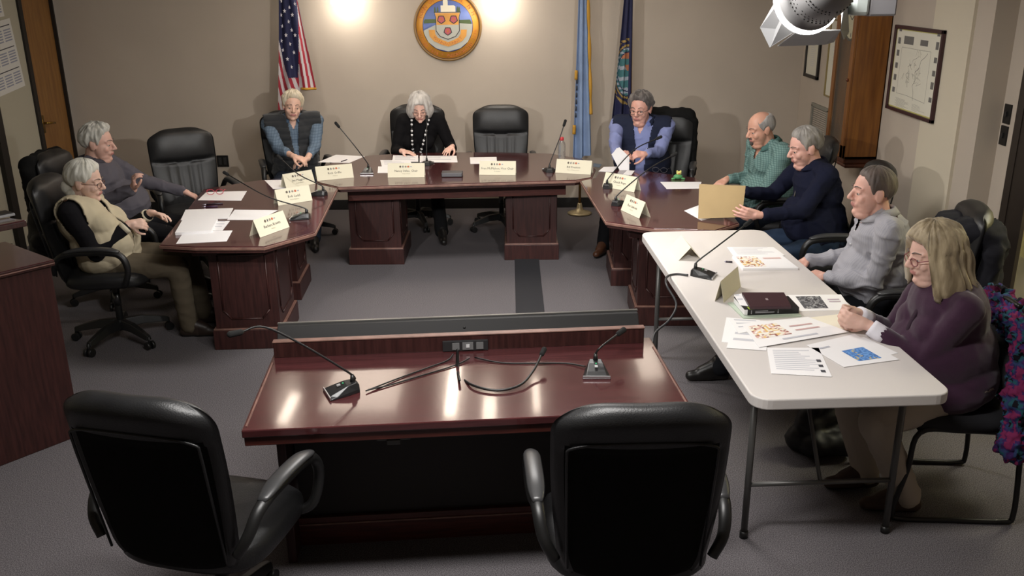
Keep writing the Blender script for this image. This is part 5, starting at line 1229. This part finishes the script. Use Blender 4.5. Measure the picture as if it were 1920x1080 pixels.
# --- man in the light grey shirt
m = person('person', 'person with short brown hair in a light grey buttoned shirt, hands folded in lap', (1.87, 4.60, 1.285), (178, 0), (2.00, 4.66, .56), 172, .20, .10,
    {'R': H_((1.66, 4.86, .70), (-.6, -.75, -.1), (0, 0, -1), curl=.6), 'L': H_((1.70, 4.62, .68), (-.75, .55, .05), (.0, .3, -.9), curl=.55)},
    {'L': (1.19, 4.80, 184), 'R': (1.42, 5.05, 178)}, skinm('fair_b', 'd6a696'), hairm('brown_grey', '5e5049', '40352f'), cloth('light_grey_shirt', 'a3a2a8', wave=('8b8a94', 26, .35, 'Y', .2)), cloth('black_wool', '1a1b1f'), black_shoe, 'thin',
    collar=('shirt', cloth('light_grey_collar', 'a8a7ac'), 22), seed=13, shirt_amp=.016, head_k=1.05)
b = MB().use(mat('shirt_button', 'd8d8da', .4))
for k in range(5): b.ell(m['N']-m['spd']*(.08+.075*k)+m['back']*(.092+.035*math.sin(min(1, (k+1)/4)*PI/2)*2.0), (.006, .006, .006), nu=8, nv=6)
b.build('button', m['body'])
# --- woman in the purple cardigan
m = person('person', 'person with shoulder length hair in a purple cardigan, hands clasped on the white table', (1.735, 3.62, 1.235), (184, -10), (1.90, 3.60, .56), 180, .185, .13,
    {'R': H_((1.53, 3.76, .795), (-.85, -.30, .12), (-.1, -.7, .1), curl=.85, thumb=.7, k=.95), 'L': H_((1.53, 3.62, .79), (-.85, .30, .14), (-.1, .7, .1), curl=.75, thumb=.6, k=.95)},
    {'L': (1.70, 3.42, 175), 'R': (1.60, 3.62, 185)}, skinm('fair_p', 'd6ae9e'), hairm('ash_blond', 'b3a283', '7c6c52'), cloth('purple_knit', '3b2336', sheen=.3), cloth('beige_trousers', 'a79c8e'), mat('brown_suede', '3c2a20', .8), 'long',
    sleeve=.76, glasses_m=mat('glasses_red', '7d3b40', .3), female=True, seed=15, neckz=.035, hem=1, shirt_amp=.004)
for k_, (A, E_, W) in m['arms'].items():
    b = MB().use(mat('white_cuff', 'e2dfe6', .85, bump=.3, bscale=300)); b.tube([E_.lerp(W, t) for t in (.70, .8, .9, .97)], lambda t: .041-.004*t, 16); b.build('cuff', m['body'], smooth=True)
b = MB().use(mat('purple_trim', '2e1a2a', .9)); b.tube([m['N']+m['back']*(.07+.13*math.sin(min(1, t*1.4)*PI/2))-m['spd']*(.02+.36*t)-m['R']*(.035) for t in [k/10 for k in range(11)]], .012, 8, flat=.6); b.build('cardigan_edge', m['body'], smooth=True)
# --- man in grey pullover, left
m = person('person', 'person with white hair in a dark grey quarter zip pullover leaning back, talking', (-2.86, 6.32, 1.285), (4, -6), (-2.88, 6.38, .56), 0, .20, .17,
    {'L': H_((-2.43, 6.60, .74), (.85, .1, -.45), (0, 0, -1), curl=.35), 'R': H_((-2.54, 5.98, .90), (.2, -.25, .85), (.8, .3, .1), curl=.7)},
    {'L': (-2.38, 6.50, 10), 'R': (-2.38, 6.25, 0)}, skinm('ruddy_l', 'caa090'), hairm('white', 'c9c7bf', '99978e'), cloth('grey_pullover', '56535a'), cloth('black_slacks', '19191c'), black_shoe, 'thick',
    collar=('sweater', cloth('grey_collar', '47444a'), 26), seed=17, head_k=1.04)
# --- elderly woman in cream vest
m = person('person', 'person with white pinned hair and glasses in a cream vest over a black sweater', (-2.57, 5.44, 1.195), (2, -8), (-2.55, 5.52, .55), 3, .165, .08,
    {'R': H_((-2.36, 5.42, .80), (.8, .25, -.1), (.1, .8, -.5), curl=.8, thumb=.7), 'L': H_((-2.30, 5.62, .82), (.8, -.15, -.1), (0, -.3, -.9), curl=.35, spread=.2)},
    {'L': (-2.10, 5.80, 8), 'R': (-2.12, 5.56, 2)}, skinm('pale', 'd9b4a2'), hairm('snow_white', 'dcdad0', 'b3b0a2'), cloth('black_sweater', '161518'), cloth('olive_trousers', '5a5143'), mat('dark_brown_shoe', '2c211b', .5), 'bun',
    sleeve=.86, vest=dict(m=cloth('cream_vest', 'c2b69b', var=.08), open=.004, neck=.03, arm=.0), glasses_m=mat('glasses_brown', '6b4a40', .3), female=True, seed=19, shirt_amp=.004)
for k_, (A, E_, W) in m['arms'].items():
    b = MB().use(mat('cream_cuff', 'd0c6ae', .9)); b.tube([E_.lerp(W, t) for t in (.82, .88, .93)], .040, 14); b.build('cuff', m['body'], smooth=True)
# ================================================================ COATS AND BAGS
def coat(name, label, prims, m, vox=.012, amp=.012, sc=8, cat='jacket', mats=None, fm=None, seed=2):
    b = MB()
    for p in prims:
        if p[0] == 'e': b.ell(p[1], p[2])
        else: b.cap(*p[1:])
    o = remesh(b, name, None, mats or [m], vox, 2, wrinkle(amp, sc, seed=seed), face_mat=fm); return tag(o, label, cat)
jk = cloth('black_jacket', '141414'); jg = cloth('charcoal_jacket', '212126')
def over_chair(x, y, facing, w_=.24, top=1.10, low=.55, t=.05):
    F = dirv(facing); R_ = V((F.y, -F.x, 0)); c = V((x, y, 0))-F*.335; P = []
    for s in (-.8, -.4, 0, .4, .8):
        P.append(('c', c+R_*w_*s+V((0, 0, top-.03-.03*abs(s)))+F*-.05, c+R_*w_*s*1.08+V((0, 0, low))-F*(.035), t, t*1.0)); 
    P.append(('c', c+R_*w_*.85+V((0, 0, top-.05))-F*.04, c-R_*w_*.85+V((0, 0, top-.05))-F*.04, t*1.1, t*1.1))
    for s in (-1, 1): P.append(('c', c+R_*w_*s*1.02+V((0, 0, top-.09))-F*.03, c+R_*w_*s*1.12+V((0, 0, low+.02)), .055, .04))
    return P
coat('jacket', 'black jacket draped over the chair of the man in the navy vest', over_chair(1.265, 7.69, -106, t=.070, w_=.23, top=1.10), jk)
coat('jacket', 'black jacket draped over the chair of the man in the grey pullover', over_chair(-2.92, 6.35, 0, top=1.08, low=.50, t=.06), jk, seed=4)
P = over_chair(2.08, 4.60, 168, top=1.00, low=.42, t=.055) + [('e', V((2.36, 4.42, .98)), V((.13, .14, .08))), ('e', V((2.33, 4.62, .96)), V((.10, .12, .08)))]
coat('jacket', 'charcoal jacket bunched over the chair of the man in the light grey shirt', P, jg, seed=6, amp=.016)
cols = ['7d2c55', '41295c', '36446c', '2b5661', '1a1820', '5e2040', '4e3474']
cm_ = [cloth('shag_'+c, c) for c in cols]
def fmc(c):
    q = noise.noise(V((c.x*12, c.y*12, c.z*6)))+.35*noise.noise(c*26+V((3, 1, 2))); return int(abs(q)*11) % len(cols)
def shag():
    b = MB(); P = [(2.20, 3.62), (2.11, 3.37), (2.20, 3.82)]
    for x, y in P: b.cap(V((x-.03, y, .82)), V((x+.03, y, .46)), .075, .085)
    b.cap(V((2.10, 3.34, .79)), V((2.16, 3.84, .83)), .06, .06); b.cap(V((2.05, 3.30, .70)), V((2.02, 3.24, .42)), .06, .07); b.cap(V((2.06, 3.29, .62)), V((2.0, 3.27, .50)), .04, .04)
    def dd(p, n_): return .022*noise.noise(p*45)+.02*noise.noise(V((p.x*20, p.y*20, p.z*9)))+.012*noise.noise(p*90)
    o = remesh(b, 'shaggy_coat', None, cm_, .009, 0, dd, face_mat=fmc); tag(o, 'shaggy pink purple and blue coat hung over a guest chair at the right edge', 'coat')
shag()
coat('handbag', 'black bag slumped on the carpet under the white table', [('c', V((1.40, 3.95, .075)), V((1.64, 3.99, .075)), .072, .072), ('c', V((1.44, 3.88, .07)), V((1.60, 3.90, .07)), .06, .06), ('c', V((1.44, 3.96, .16)), V((1.58, 4.0, .20)), .07, .05), ('c', V((1.46, 3.93, .24)), V((1.56, 3.99, .26)), .03, .03)], mat('bag_black', '121113', .6), cat='bag', amp=.01, seed=8)
coat('tote_bag', 'black bag hanging down behind the chair of the elderly woman', [('c', V((-3.12, 5.86, .72)), V((-3.12, 5.88, .48)), .09, .13), ('c', V((-3.10, 5.76, .60)), V((-3.10, 5.96, .50)), .07, .09)], mat('bag_black', '121113', .6), cat='bag', amp=.012, seed=9)
